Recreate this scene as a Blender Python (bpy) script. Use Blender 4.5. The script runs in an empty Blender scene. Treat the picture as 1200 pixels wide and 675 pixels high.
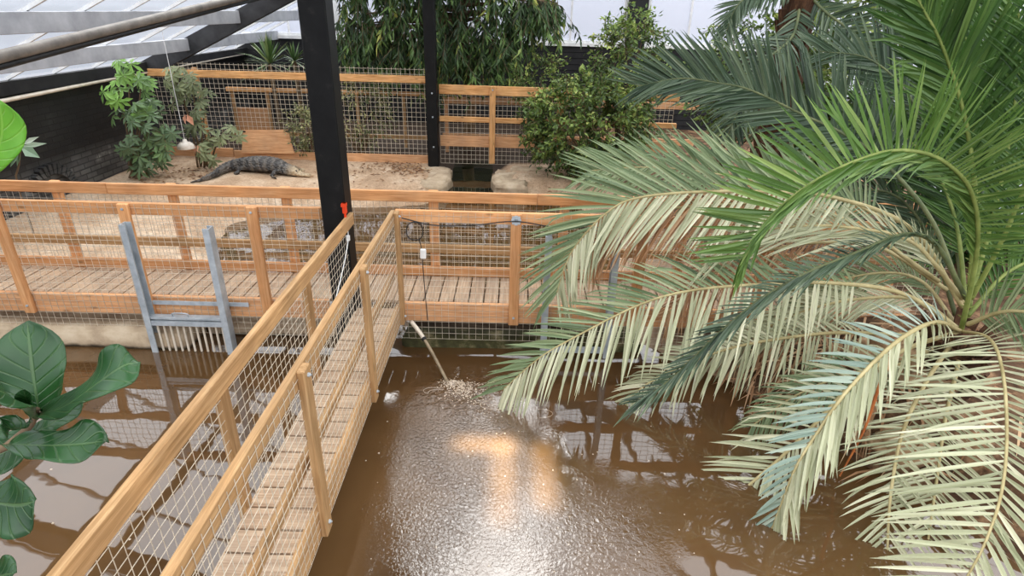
import bpy, bmesh, math, random
import numpy as np
from mathutils import Vector, Matrix
random.seed(7); rng = np.random.default_rng(7)
SC = bpy.context.scene; COL = SC.collection
PI = math.pi
# ------------------------------------------------------------------ camera
F, PITCH, ROLL, YAW = 695.1, .4389, .027, .0027
CAM = np.array([0, -5.7881, 2.9247])
def _rot():
    cy, sy = math.cos(YAW), math.sin(YAW)
    fwd = np.array([sy*math.cos(PITCH), cy*math.cos(PITCH), -math.sin(PITCH)])
    right = np.array([cy, -sy, 0.]); up = np.cross(right, fwd)
    c, s = math.cos(ROLL), math.sin(ROLL)
    return c*right+s*up, -s*right+c*up, fwd
RR, RU, RF = _rot()
def at(px, py, X=None, Y=None, Z=None):
    """the point of the place seen at a photo pixel, on a plane X=, Y= or Z="""
    d = RR*(px-600)/F + RU*(337.5-py)/F + RF
    if X is not None: t = (X-CAM[0])/d[0]
    elif Y is not None: t = (Y-CAM[1])/d[1]
    else: t = (Z-CAM[2])/d[2]
    return Vector(CAM+t*d)
cd = bpy.data.cameras.new('camera'); cam = bpy.data.objects.new('camera', cd); COL.objects.link(cam)
cd.sensor_width = 36; cd.lens = F/1200*36; cd.clip_start = .05; cd.clip_end = 200
m = Matrix.Identity(4)
for i in range(3):
    m[i][0] = RR[i]; m[i][1] = RU[i]; m[i][2] = -RF[i]; m[i][3] = CAM[i]
cam.matrix_world = m; SC.camera = cam

# ------------------------------------------------------------------ materials
def mat(name):
    M = bpy.data.materials.new(name); M.use_nodes = True
    nt = M.node_tree; nt.nodes.clear()
    out = nt.nodes.new('ShaderNodeOutputMaterial')
    return M, nt, out
def nd(nt, t, **k):
    n = nt.nodes.new(t)
    for a, v in k.items():
        if a.startswith('_'): n.inputs[a[1:].replace('_', ' ')].default_value = v
        else: setattr(n, a, v)
    return n
def lk(nt, a, b): nt.links.new(a, b)
def ramp(nt, stops, interp='LINEAR'):
    r = nt.nodes.new('ShaderNodeValToRGB'); cr = r.color_ramp; cr.interpolation = interp
    while len(cr.elements) < len(stops): cr.elements.new(.5)
    for e, (p, c) in zip(cr.elements, stops):
        e.position = p; e.color = (c[0], c[1], c[2], 1)
    return r
def srgb(r, g, b):
    f = lambda c: (c/255/12.92) if c/255 <= .04045 else ((c/255+.055)/1.055)**2.4
    return (f(r), f(g), f(b))
def noise_mat(name, stops, scale=4, stretch=(1, 1, 1), detail=6, rough=.7, bump=.2, bscale=None, spec=.3, coord='Object', metallic=0, distortion=0, rnd=0.0, bdist=.01, rough_n=.6):
    M, nt, out = mat(name)
    tc = nd(nt, 'ShaderNodeTexCoord'); mp = nd(nt, 'ShaderNodeMapping'); mp.inputs['Scale'].default_value = stretch
    lk(nt, tc.outputs[coord], mp.inputs['Vector'])
    oi = nd(nt, 'ShaderNodeObjectInfo')
    mul = nd(nt, 'ShaderNodeMath', operation='MULTIPLY'); mul.inputs[1].default_value = 37.0
    lk(nt, oi.outputs['Random'], mul.inputs[0]); lk(nt, mul.outputs[0], mp.inputs['Location'])
    no = nd(nt, 'ShaderNodeTexNoise', _Scale=scale, _Detail=detail, _Roughness=rough_n, _Distortion=distortion)
    lk(nt, mp.outputs[0], no.inputs['Vector'])
    r = ramp(nt, stops); lk(nt, no.outputs['Fac'], r.inputs[0])
    b = nd(nt, 'ShaderNodeBsdfPrincipled', _Roughness=rough, _Metallic=metallic)
    b.inputs['Specular IOR Level'].default_value = spec
    col = r.outputs[0]
    if rnd:
        hsv = nd(nt, 'ShaderNodeHueSaturation')
        mr = nd(nt, 'ShaderNodeMapRange'); mr.inputs[3].default_value = 1-rnd; mr.inputs[4].default_value = 1+rnd
        lk(nt, oi.outputs['Random'], mr.inputs[0]); lk(nt, mr.outputs[0], hsv.inputs['Value']); lk(nt, col, hsv.inputs['Color'])
        col = hsv.outputs[0]
    lk(nt, col, b.inputs['Base Color'])
    if bump:
        n2 = no
        if bscale:
            n2 = nd(nt, 'ShaderNodeTexNoise', _Scale=bscale, _Detail=5); lk(nt, mp.outputs[0], n2.inputs['Vector'])
        bp = nd(nt, 'ShaderNodeBump', _Strength=bump, _Distance=bdist); lk(nt, n2.outputs['Fac'], bp.inputs['Height']); lk(nt, bp.outputs[0], b.inputs['Normal'])
    lk(nt, b.outputs[0], out.inputs[0])
    return M
def wood(name, dark, mid, light, rnd=.13, rough=.65):
    """planed timber: long grain along local X, scattered knots, object to object tone"""
    M, nt, out = mat(name)
    tc = nd(nt, 'ShaderNodeTexCoord'); oi = nd(nt, 'ShaderNodeObjectInfo')
    mul = nd(nt, 'ShaderNodeMath', operation='MULTIPLY'); mul.inputs[1].default_value = 53.0
    lk(nt, oi.outputs['Random'], mul.inputs[0])
    mp = nd(nt, 'ShaderNodeMapping'); mp.inputs['Scale'].default_value = (1.1, 22, 22)
    lk(nt, tc.outputs['Object'], mp.inputs['Vector']); lk(nt, mul.outputs[0], mp.inputs['Location'])
    no = nd(nt, 'ShaderNodeTexNoise', _Scale=2.2, _Detail=7, _Roughness=.62, _Distortion=.6); lk(nt, mp.outputs[0], no.inputs['Vector'])
    r = ramp(nt, [(.3, dark), (.5, mid), (.72, light)]); lk(nt, no.outputs['Fac'], r.inputs[0])
    mp2 = nd(nt, 'ShaderNodeMapping'); mp2.inputs['Scale'].default_value = (2.2, 6, 6)
    lk(nt, tc.outputs['Object'], mp2.inputs['Vector']); lk(nt, mul.outputs[0], mp2.inputs['Location'])
    vo = nd(nt, 'ShaderNodeTexVoronoi', _Scale=1.0); lk(nt, mp2.outputs[0], vo.inputs['Vector'])
    kr = ramp(nt, [(.0, (.28, .28, .28)), (.07, (.6, .6, .6)), (.12, (1, 1, 1))]); lk(nt, vo.outputs['Distance'], kr.inputs[0])
    mx = nd(nt, 'ShaderNodeMixRGB', blend_type='MULTIPLY'); mx.inputs[0].default_value = .85
    lk(nt, r.outputs[0], mx.inputs[1]); lk(nt, kr.outputs[0], mx.inputs[2])
    n3 = nd(nt, 'ShaderNodeTexNoise', _Scale=2.5, _Detail=3); lk(nt, tc.outputs['Object'], n3.inputs['Vector'])
    r3 = ramp(nt, [(.3, (.8, .8, .82)), (.65, (1.08, 1.04, 1.0))]); lk(nt, n3.outputs['Fac'], r3.inputs[0])
    mx2 = nd(nt, 'ShaderNodeMixRGB', blend_type='MULTIPLY'); mx2.inputs[0].default_value = 1
    lk(nt, mx.outputs[0], mx2.inputs[1]); lk(nt, r3.outputs[0], mx2.inputs[2])
    hsv = nd(nt, 'ShaderNodeHueSaturation')
    mr = nd(nt, 'ShaderNodeMapRange'); mr.inputs[3].default_value = 1-rnd; mr.inputs[4].default_value = 1+rnd
    lk(nt, oi.outputs['Random'], mr.inputs[0]); lk(nt, mr.outputs[0], hsv.inputs['Value']); lk(nt, mx2.outputs[0], hsv.inputs['Color'])
    b = nd(nt, 'ShaderNodeBsdfPrincipled', _Roughness=rough); b.inputs['Specular IOR Level'].default_value = .25
    lk(nt, hsv.outputs[0], b.inputs['Base Color'])
    bp = nd(nt, 'ShaderNodeBump', _Strength=.25, _Distance=.004); lk(nt, no.outputs['Fac'], bp.inputs['Height']); lk(nt, bp.outputs[0], b.inputs['Normal'])
    lk(nt, b.outputs[0], out.inputs[0])
    return M
def leafmat(name, stops, trans=.25, rough=.45, spec=.4, back=None):
    """leaf: tone from the per-leaf attribute 'rnd', some light coming through, optional paler underside"""
    M, nt, out = mat(name)
    a = nd(nt, 'ShaderNodeAttribute', attribute_name='rnd')
    r = ramp(nt, stops); lk(nt, a.outputs['Fac'], r.inputs[0])
    col = r.outputs[0]
    if back:
        g = nd(nt, 'ShaderNodeNewGeometry'); mx = nd(nt, 'ShaderNodeMixRGB'); mx.inputs[2].default_value = (*back, 1)
        lk(nt, g.outputs['Backfacing'], mx.inputs[0]); lk(nt, col, mx.inputs[1]); col = mx.outputs[0]
    b = nd(nt, 'ShaderNodeBsdfPrincipled', _Roughness=rough); b.inputs['Specular IOR Level'].default_value = spec
    t = nd(nt, 'ShaderNodeBsdfTranslucent'); mix = nd(nt, 'ShaderNodeMixShader'); mix.inputs[0].default_value = trans
    lk(nt, col, b.inputs['Base Color']); lk(nt, col, t.inputs[0])
    lk(nt, b.outputs[0], mix.inputs[1]); lk(nt, t.outputs[0], mix.inputs[2]); lk(nt, mix.outputs[0], out.inputs[0])
    return M

W_OR = wood('pine_orange', srgb(190, 132, 84), srgb(212, 156, 106), srgb(230, 182, 134))
W_TAN = wood('pine_tan', srgb(150, 116, 76), srgb(178, 141, 98), srgb(202, 168, 124))
W_DECK = wood('deck_grey', srgb(150, 126, 102), srgb(184, 158, 132), srgb(208, 186, 160), rnd=.08, rough=.8)
W_KICK = wood('kick_board', srgb(182, 130, 90), srgb(206, 156, 112), srgb(226, 182, 140))
W_BACK = wood('pine_back', srgb(176, 122, 72), srgb(212, 160, 104), srgb(232, 190, 140))
W_PLY = wood('plywood', srgb(176, 126, 86), srgb(204, 156, 114), srgb(222, 182, 142), rough=.8)
STEEL = noise_mat('galvanised', [(.3, srgb(164, 174, 182)), (.7, srgb(204, 212, 218))], 9, rough=.45, bump=.05, metallic=.35)
WIRE = noise_mat('wire', [(.3, srgb(190, 178, 158)), (.7, srgb(224, 212, 192))], 20, rough=.5, bump=0, metallic=.2)
WIRED = noise_mat('wire_dull', [(.3, srgb(150, 145, 135)), (.7, srgb(196, 190, 178))], 20, rough=.55, bump=0, metallic=.2)
BLACKP = noise_mat('black_paint', [(.35, (.003, .003, .003)), (.62, (.006, .006, .006)), (.85, (.03, .027, .024))], 7, (1, 1, 1), rough=.5, bump=.15, spec=.22)
BLACKB = noise_mat('black_boards', [(.3, (.006, .006, .007)), (.7, (.02, .02, .021))], 3, rough=.7, bump=.2)
GREYM = noise_mat('grey_beam', [(.3, srgb(146, 148, 154)), (.7, srgb(182, 184, 188))], 3, rough=.6, bump=.1)
DARKBEAM = noise_mat('dark_beam', [(.3, srgb(36, 36, 38)), (.7, srgb(62, 62, 64))], 4, rough=.6, bump=.2)
WHITEM = noise_mat('white_bar', [(.3, srgb(205, 205, 205)), (.7, srgb(232, 232, 230))], 6, rough=.5, bump=.05)
PIPEM = noise_mat('pipe_grey', [(.3, srgb(104, 98, 92)), (.7, srgb(150, 142, 132))], 4, rough=.5, bump=.1)
CREAM = noise_mat('cream_pipe', [(.3, srgb(206, 194, 176)), (.7, srgb(232, 222, 206))], 6, rough=.5, bump=.05)
CONC = noise_mat('concrete', [(.3, srgb(140, 120, 98)), (.52, srgb(182, 162, 136)), (.75, srgb(206, 190, 166))], 3.5, detail=9, rough=.9, bump=.6, bdist=.02)
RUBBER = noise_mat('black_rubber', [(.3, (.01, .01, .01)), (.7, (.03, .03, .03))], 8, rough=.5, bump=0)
REDP = noise_mat('red_plastic', [(.3, srgb(205, 52, 22)), (.7, srgb(232, 74, 36))], 8, rough=.4, bump=0)
WHITEP = noise_mat('white_plastic', [(.3, srgb(225, 225, 222)), (.7, srgb(240, 240, 238))], 8, rough=.4, bump=0)
HOSEM = noise_mat('hose', [(.3, srgb(120, 104, 82)), (.7, srgb(168, 150, 122))], 8, rough=.5, bump=.1)
BARK = noise_mat('bark', [(.3, srgb(70, 56, 42)), (.7, srgb(128, 108, 84))], 6, (1, 1, .3), rough=.9, bump=.6)
def waterline(M, z0, z1, c):
    """algae stain left by the water just above its surface"""
    nt = M.node_tree; b = next(n for n in nt.nodes if n.type == 'BSDF_PRINCIPLED'); src = b.inputs['Base Color'].links[0].from_socket
    g = nd(nt, 'ShaderNodeNewGeometry'); s = nd(nt, 'ShaderNodeSeparateXYZ'); lk(nt, g.outputs['Position'], s.inputs[0])
    no = nd(nt, 'ShaderNodeTexNoise', _Scale=7, _Detail=4); lk(nt, g.outputs['Position'], no.inputs['Vector'])
    ma = nd(nt, 'ShaderNodeMath', operation='MULTIPLY_ADD'); ma.inputs[1].default_value = -.07; lk(nt, no.outputs['Fac'], ma.inputs[0]); lk(nt, s.outputs['Z'], ma.inputs[2])
    mr = nd(nt, 'ShaderNodeMapRange'); mr.inputs[1].default_value = z1; mr.inputs[2].default_value = z0; lk(nt, ma.outputs[0], mr.inputs[0])
    mx = nd(nt, 'ShaderNodeMixRGB'); mx.inputs[2].default_value = (*c, 1); lk(nt, mr.outputs[0], mx.inputs[0]); lk(nt, src, mx.inputs[1]); lk(nt, mx.outputs[0], b.inputs['Base Color'])
waterline(CONC, -.645, -.61, srgb(58, 48, 34))
LOGM = noise_mat('dark_log', [(.3, srgb(34, 28, 22)), (.6, srgb(78, 66, 54)), (.8, srgb(110, 98, 84))], 5, (.5, 3, 3), rough=.9, bump=.8, bdist=.02)
FIBRE = noise_mat('palm_fibre', [(.3, srgb(44, 31, 22)), (.55, srgb(88, 60, 42)), (.8, srgb(136, 104, 76))], 8, (3, 3, .6), rough=.95, bump=1, bdist=.03)
DEADM = noise_mat('dead_stalk', [(.3, srgb(150, 78, 36)), (.7, srgb(200, 122, 66))], 6, rough=.7, bump=.2)
RACH = noise_mat('rachis_tan', [(.3, srgb(150, 136, 92)), (.7, srgb(196, 182, 136))], 6, rough=.55, bump=.1)
RACHG = noise_mat('rachis_green', [(.3, srgb(98, 114, 52)), (.7, srgb(150, 160, 90))], 6, rough=.5, bump=.05)
RACHD = noise_mat('rachis_dark', [(.3, srgb(70, 84, 56)), (.7, srgb(120, 124, 84))], 6, rough=.5, bump=.05)

def pane_mat():
    M, nt, out = mat('glazing')
    t = nd(nt, 'ShaderNodeBsdfTransparent'); t.inputs[0].default_value = (.93, .94, .95, 1)
    g = nd(nt, 'ShaderNodeBsdfGlossy', _Roughness=.15); g.inputs[0].default_value = (1, 1, 1, 1)
    mx = nd(nt, 'ShaderNodeMixShader'); mx.inputs[0].default_value = .04
    lk(nt, t.outputs[0], mx.inputs[1]); lk(nt, g.outputs[0], mx.inputs[2]); lk(nt, mx.outputs[0], out.inputs[0])
    return M
GLASS = pane_mat()
def brick_mat():
    M, nt, out = mat('black_painted_brick')
    tc = nd(nt, 'ShaderNodeTexCoord'); mp = nd(nt, 'ShaderNodeMapping'); mp.inputs['Rotation'].default_value = (0, 0, 0)
    sp = nd(nt, 'ShaderNodeSeparateXYZ'); cb = nd(nt, 'ShaderNodeCombineXYZ')
    lk(nt, tc.outputs['Object'], sp.inputs[0]); lk(nt, sp.outputs['Y'], cb.inputs['X']); lk(nt, sp.outputs['Z'], cb.inputs['Y'])
    br = nd(nt, 'ShaderNodeTexBrick', _Scale=1.0); br.inputs['Brick Width'].default_value = .3; br.inputs['Row Height'].default_value = .1
    br.inputs['Mortar Size'].default_value = .012; br.inputs['Color1'].default_value = (.0045, .0045, .0045, 1); br.inputs['Color2'].default_value = (.010, .010, .0095, 1); br.inputs['Mortar'].default_value = (.0025, .0025, .0025, 1)
    lk(nt, cb.outputs[0], br.inputs['Vector'])
    no = nd(nt, 'ShaderNodeTexNoise', _Scale=2.0, _Detail=8); lk(nt, tc.outputs['Object'], no.inputs['Vector'])
    r = ramp(nt, [(.35, (.6, .6, .6)), (.62, (1.4, 1.4, 1.4)), (.78, (7, 7, 6.6))]); lk(nt, no.outputs['Fac'], r.inputs[0])
    # worn, bleached courses low on the wall
    mr = nd(nt, 'ShaderNodeMapRange'); mr.inputs[1].default_value = .42; mr.inputs[2].default_value = .12; mr.inputs[3].default_value = 1; mr.inputs[4].default_value = 9
    lk(nt, sp.outputs['Z'], mr.inputs[0])
    m1 = nd(nt, 'ShaderNodeMixRGB', blend_type='MULTIPLY'); m1.inputs[0].default_value = 1; lk(nt, br.outputs['Color'], m1.inputs[1]); lk(nt, r.outputs[0], m1.inputs[2])
    vm = nd(nt, 'ShaderNodeVectorMath', operation='SCALE'); lk(nt, m1.outputs[0], vm.inputs[0]); lk(nt, mr.outputs[0], vm.inputs['Scale'])
    b = nd(nt, 'ShaderNodeBsdfPrincipled', _Roughness=.6); lk(nt, vm.outputs[0], b.inputs['Base Color'])
    bp = nd(nt, 'ShaderNodeBump', _Strength=.8, _Distance=.015); lk(nt, br.outputs['Fac'], bp.inputs['Height']); bp.invert = True; lk(nt, bp.outputs[0], b.inputs['Normal'])
    lk(nt, b.outputs[0], out.inputs[0])
    return M
BRICK = brick_mat()
def ground_mat():
    M, nt, out = mat('sandy_ground')
    tc = nd(nt, 'ShaderNodeTexCoord')
    n1 = nd(nt, 'ShaderNodeTexNoise', _Scale=1.1, _Detail=8, _Roughness=.65); lk(nt, tc.outputs['Object'], n1.inputs['Vector'])
    r1 = ramp(nt, [(.3, srgb(150, 122, 96)), (.48, srgb(184, 156, 128)), (.6, srgb(202, 178, 152)), (.75, srgb(216, 200, 176))]); lk(nt, n1.outputs['Fac'], r1.inputs[0])
    n2 = nd(nt, 'ShaderNodeTexNoise', _Scale=26, _Detail=4); lk(nt, tc.outputs['Object'], n2.inputs['Vector'])
    r2 = ramp(nt, [(.35, (.74, .71, .68)), (.55, (1, 1, 1)), (.7, (1.08, 1.07, 1.05))]); lk(nt, n2.outputs['Fac'], r2.inputs[0])
    mx = nd(nt, 'ShaderNodeMixRGB', blend_type='MULTIPLY'); mx.inputs[0].default_value = .9; lk(nt, r1.outputs[0], mx.inputs[1]); lk(nt, r2.outputs[0], mx.inputs[2])
    sq = nd(nt, 'ShaderNodeSeparateXYZ'); lk(nt, tc.outputs['Object'], sq.inputs[0])   # soil behind the rear fence, darkened in colour for the shade under the tree
    ms = nd(nt, 'ShaderNodeMapRange'); ms.inputs[1].default_value = 7.85; ms.inputs[2].default_value = 8.1; lk(nt, sq.outputs['Y'], ms.inputs[0])
    mo = nd(nt, 'ShaderNodeMixRGB'); mo.inputs[2].default_value = (*srgb(62, 50, 40), 1); lk(nt, ms.outputs[0], mo.inputs[0]); lk(nt, mx.outputs[0], mo.inputs[1]); mx = mo
    # darker, leaf-strewn rocky soil under the palm (east bank)
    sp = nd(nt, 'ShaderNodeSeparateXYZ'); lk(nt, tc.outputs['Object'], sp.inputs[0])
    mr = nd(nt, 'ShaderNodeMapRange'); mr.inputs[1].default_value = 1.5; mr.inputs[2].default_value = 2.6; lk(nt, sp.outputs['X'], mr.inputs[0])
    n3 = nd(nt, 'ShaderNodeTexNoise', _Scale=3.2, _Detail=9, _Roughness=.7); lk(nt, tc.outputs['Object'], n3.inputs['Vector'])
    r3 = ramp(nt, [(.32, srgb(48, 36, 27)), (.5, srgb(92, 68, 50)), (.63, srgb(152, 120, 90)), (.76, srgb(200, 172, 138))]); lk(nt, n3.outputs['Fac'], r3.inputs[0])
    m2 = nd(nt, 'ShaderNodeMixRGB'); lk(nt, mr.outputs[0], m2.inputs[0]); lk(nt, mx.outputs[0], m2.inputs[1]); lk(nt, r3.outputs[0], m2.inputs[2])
    b = nd(nt, 'ShaderNodeBsdfPrincipled', _Roughness=.9); b.inputs['Specular IOR Level'].default_value = .2; lk(nt, m2.outputs[0], b.inputs['Base Color'])
    bp = nd(nt, 'ShaderNodeBump', _Strength=.7, _Distance=.03); lk(nt, n3.outputs['Fac'], bp.inputs['Height'])
    bp2 = nd(nt, 'ShaderNodeBump', _Strength=.4, _Distance=.01); lk(nt, n2.outputs['Fac'], bp2.inputs['Height']); lk(nt, bp.outputs[0], bp2.inputs['Normal']); lk(nt, bp2.outputs[0], b.inputs['Normal'])
    lk(nt, b.outputs[0], out.inputs[0])
    return M
GROUND = ground_mat()
def water_mat(name, c0, c1, ior=1.75):
    M, nt, out = mat(name)
    tc = nd(nt, 'ShaderNodeTexCoord')
    n1 = nd(nt, 'ShaderNodeTexNoise', _Scale=.8, _Detail=4, _Distortion=.8); lk(nt, tc.outputs['Object'], n1.inputs['Vector'])
    r1 = ramp(nt, [(.3, c0), (.7, c1)]); lk(nt, n1.outputs['Fac'], r1.inputs[0])
    b = nd(nt, 'ShaderNodeBsdfPrincipled', _Roughness=.025, _IOR=ior); lk(nt, r1.outputs[0], b.inputs['Base Color'])
    b.inputs['Specular IOR Level'].default_value = .5
    # slow swell everywhere, fine ripples around the spot where the hose pours in
    sw = nd(nt, 'ShaderNodeTexNoise', _Scale=2.2, _Detail=2, _Distortion=.3); lk(nt, tc.outputs['Object'], sw.inputs['Vector'])
    bp = nd(nt, 'ShaderNodeBump', _Strength=.25, _Distance=.012); lk(nt, sw.outputs['Fac'], bp.inputs['Height'])
    def ripples(center, rad, inner, scale, dist, prev, stretch):
        mp = nd(nt, 'ShaderNodeMapping'); mp.inputs['Location'].default_value = tuple(-c*s for c, s in zip(center, stretch)); mp.inputs['Scale'].default_value = stretch
        lk(nt, tc.outputs['Object'], mp.inputs['Vector'])
        ln = nd(nt, 'ShaderNodeVectorMath', operation='LENGTH'); lk(nt, mp.outputs[0], ln.inputs[0])
        nz = nd(nt, 'ShaderNodeTexNoise', _Scale=1.6, _Detail=2); lk(nt, tc.outputs['Object'], nz.inputs['Vector'])
        ad = nd(nt, 'ShaderNodeMath', operation='MULTIPLY_ADD'); ad.inputs[1].default_value = .9; lk(nt, nz.outputs['Fac'], ad.inputs[0]); lk(nt, ln.outputs['Value'], ad.inputs[2])
        mr = nd(nt, 'ShaderNodeMapRange', interpolation_type='SMOOTHSTEP'); mr.inputs[1].default_value = rad; mr.inputs[2].default_value = inner; lk(nt, ad.outputs[0], mr.inputs[0])
        n = nd(nt, 'ShaderNodeTexNoise', _Scale=scale, _Detail=3, _Distortion=.7); lk(nt, tc.outputs['Object'], n.inputs['Vector'])
        ml = nd(nt, 'ShaderNodeMath', operation='MULTIPLY'); lk(nt, n.outputs['Fac'], ml.inputs[0]); lk(nt, mr.outputs[0], ml.inputs[1])
        q = nd(nt, 'ShaderNodeBump', _Strength=1, _Distance=dist); lk(nt, ml.outputs[0], q.inputs['Height']); lk(nt, prev.outputs[0], q.inputs['Normal'])
        return q
    q = ripples((-.42, -1.75, -.62), 1.75, .7, 40, .0065, bp, (1.25, .75, 1))
    q = ripples((.75, -2.5, -.62), 1.3, .6, 30, .004, q, (1.2, 1, 1))
    q = ripples((-.45, -.75, -.62), .95, .5, 13, .03, q, (1, 1, 1))
    lk(nt, q.outputs[0], b.inputs['Normal'])
    lk(nt, b.outputs[0], out.inputs[0])
    return M
WATER = water_mat('murky_water', srgb(74, 53, 31), srgb(94, 69, 42))
WATERG = water_mat('tree_reflection_water', srgb(26, 28, 18), srgb(44, 44, 28))  # channel water with the tree's dark green reflection put into its colour

# ------------------------------------------------------------------ mesh helpers
class MB:
    def __init__(s): s.v = []; s.f = []; s.r = []; s.uv = None
    def add(s, vs, fs, r=.5):
        o = len(s.v); s.v.extend([tuple(p) for p in vs]); s.f.extend([tuple(i+o for i in f) for f in fs]); s.r.extend([r]*len(vs))
    def box(s, c, d, M=None, r=.5):
        vs = [Vector((c[0]+sx*d[0]/2, c[1]+sy*d[1]/2, c[2]+sz*d[2]/2)) for sx in (-1, 1) for sy in (-1, 1) for sz in (-1, 1)]
        if M: vs = [M @ p for p in vs]
        s.add(vs, [(0, 1, 3, 2), (4, 6, 7, 5), (0, 4, 5, 1), (2, 3, 7, 6), (0, 2, 6, 4), (1, 5, 7, 3)], r)
    def bar(s, a, b, w, h=None, up=(0, 0, 1), r=.5):
        a, b = Vector(a), Vector(b); x = (b-a).normalized(); y = Vector(up).cross(x)
        if y.length < 1e-4: y = Vector((0, 1, 0)).cross(x)
        y.normalize(); z = x.cross(y); h = h or w
        vs = [p+y*sy*w/2+z*sz*h/2 for p in (a, b) for sy in (-1, 1) for sz in (-1, 1)]
        s.add(vs, [(0, 1, 3, 2), (4, 6, 7, 5), (0, 4, 5, 1), (2, 3, 7, 6), (0, 2, 6, 4), (1, 5, 7, 3)], r)
    def tube(s, pts, rad, n=8, r=.5, cap=True):
        pts = [Vector(p) for p in pts]; k = len(pts)
        rad = [rad]*k if not hasattr(rad, '__len__') else rad
        vs = []; ref = None
        for i, p in enumerate(pts):
            t = (pts[min(i+1, k-1)]-pts[max(i-1, 0)]).normalized()
            if ref is None: ref = Vector((0, 0, 1)) if abs(t.z) < .9 else Vector((1, 0, 0))
            y = ref.cross(t)
            y = y.normalized() if y.length > 1e-5 else Vector((1, 0, 0))
            z = t.cross(y); ref = z
            for j in range(n):
                a = 2*PI*j/n; vs.append(p+(y*math.cos(a)+z*math.sin(a))*rad[i])
        fs = [(i*n+j, i*n+(j+1) % n, (i+1)*n+(j+1) % n, (i+1)*n+j) for i in range(k-1) for j in range(n)]
        if cap: fs += [tuple(range(n))[::-1], tuple((k-1)*n+j for j in range(n))]
        s.add(vs, fs, r)
    def lathe(s, prof, c, n=24, r=.5):
        vs = [(c[0]+q*math.cos(2*PI*j/n), c[1]+q*math.sin(2*PI*j/n), c[2]+z) for q, z in prof for j in range(n)]
        fs = [(i*n+j, i*n+(j+1) % n, (i+1)*n+(j+1) % n, (i+1)*n+j) for i in range(len(prof)-1) for j in range(n)]
        s.add(vs, fs, r)
    def leaf(s, p, d, n, L, w, r=.5, fold=.25, peak=.42, sag=0):
        """a pointed leaf with a fold along its midrib"""
        d = d.normalized(); y = d.cross(n)
        if y.length < 1e-4: y = d.cross(Vector((.3, .9, .2)))
        y.normalize(); z = y.cross(d)
        q = p+d*L*peak; tip = p+d*L-z*sag*L
        s.add([p, q+y*w/2+z*w*fold*.5, tip, q-y*w/2+z*w*fold*.5, q-z*w*fold*.25], [(0, 1, 4), (1, 2, 4), (0, 4, 3), (4, 2, 3)], r)
    def build(s, name, material, parent=None, origin=None, smooth=False):
        me = bpy.data.meshes.new(name)
        o = bpy.data.objects.new(name, me); COL.objects.link(o)
        org = Vector(origin) if origin is not None else Vector((0, 0, 0))
        me.from_pydata([(p[0]-org.x, p[1]-org.y, p[2]-org.z) for p in s.v], [], s.f)
        at_ = me.attributes.new('rnd', 'FLOAT', 'POINT'); at_.data.foreach_set('value', s.r)
        me.materials.append(material)
        if smooth: me.polygons.foreach_set('use_smooth', [True]*len(me.polygons))
        me.update()
        place(o, Matrix.Translation(org), parent)
        return o
def wm(o):
    M = o.matrix_basis.copy()
    return wm(o.parent) @ M if o.parent else M
def place(o, M, parent=None):
    if parent is not None:
        o.parent = parent; o.matrix_basis = wm(parent).inverted() @ M
    else: o.matrix_basis = M
def tag(o, label=None, cat=None, group=None, kind=None):
    if label: o['label'] = label
    if cat: o['category'] = cat
    if group: o['group'] = group
    if kind: o['kind'] = kind
    return o
def root(name, loc, label, cat, group=None):
    o = bpy.data.objects.new(name, None); COL.objects.link(o); o.location = Vector(loc); o.empty_display_size = .1
    o.matrix_basis = Matrix.Translation(Vector(loc))
    return tag(o, label, cat, group)
def board(name, a, b, w, h, material, parent=None, up=(0, 0, 1), bev=.006):
    """one timber from a to b, w across and h along up, its own local X along the grain"""
    a, b = Vector(a), Vector(b); x = (b-a).normalized(); y = Vector(up).cross(x)
    if y.length < 1e-4: y = Vector((0, 1, 0)).cross(x)
    y.normalize(); z = x.cross(y); L = (b-a).length
    bm = bmesh.new(); bmesh.ops.create_cube(bm, size=1)
    for v in bm.verts: v.co = Vector((v.co.x*L, v.co.y*w, v.co.z*h))
    if bev: bmesh.ops.bevel(bm, geom=bm.edges[:], offset=bev, segments=1, affect='EDGES')
    me = bpy.data.meshes.new(name); bm.to_mesh(me); bm.free(); me.materials.append(material)
    o = bpy.data.objects.new(name, me); COL.objects.link(o)
    M = Matrix.Identity(4)
    for i in range(3): M[i][0] = x[i]; M[i][1] = y[i]; M[i][2] = z[i]; M[i][3] = ((a+b)/2)[i]
    place(o, M, parent)
    return o
def mesh_panel(name, o, u, v, lu, lv, su, sv, w, material, parent):
    """welded wire: both sets of wires, u and v the panel's axes"""
    o, u, v = Vector(o), Vector(u).normalized(), Vector(v).normalized(); n = u.cross(v)
    mb = MB(); k = int(lu/su)
    for i in range(k+1): mb.bar(o+u*su*i, o+u*su*i+v*lv, w, w, n)
    k = int(lv/sv)
    for i in range(k+1): mb.bar(o+v*sv*i+n*w*.8, o+v*sv*i+u*lu+n*w*.8, w, w, n)
    return mb.build(name, material, parent)
def bolt(parent, p, n, r=.014):
    n = Vector(n).normalized(); mb = MB()
    mb.tube([Vector(p)-n*.002, Vector(p)+n*.01], r, 6); mb.tube([Vector(p)+n*.008, Vector(p)+n*.02], r*.5, 6)
    return mb.build('bolt', STEEL, parent)
def bez(pts, n):
    """smooth curve through the points"""
    P = np.array([list(p) for p in pts], float); k = len(P)
    P = np.vstack([2*P[0]-P[1], P, 2*P[-1]-P[-2]]); out = []
    for t in np.linspace(0, k-1-1e-6, n):
        i = int(t); f = t-i; a, b, c, d = P[i:i+4]
        out.append(.5*((2*b)+(-a+c)*f+(2*a-5*b+4*c-d)*f*f+(-a+3*b-3*c+d)*f**3))
    return np.array(out)
def nrm(a): return a/(np.linalg.norm(a)+1e-9)
def V3(*a): return np.array(a, float)
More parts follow.
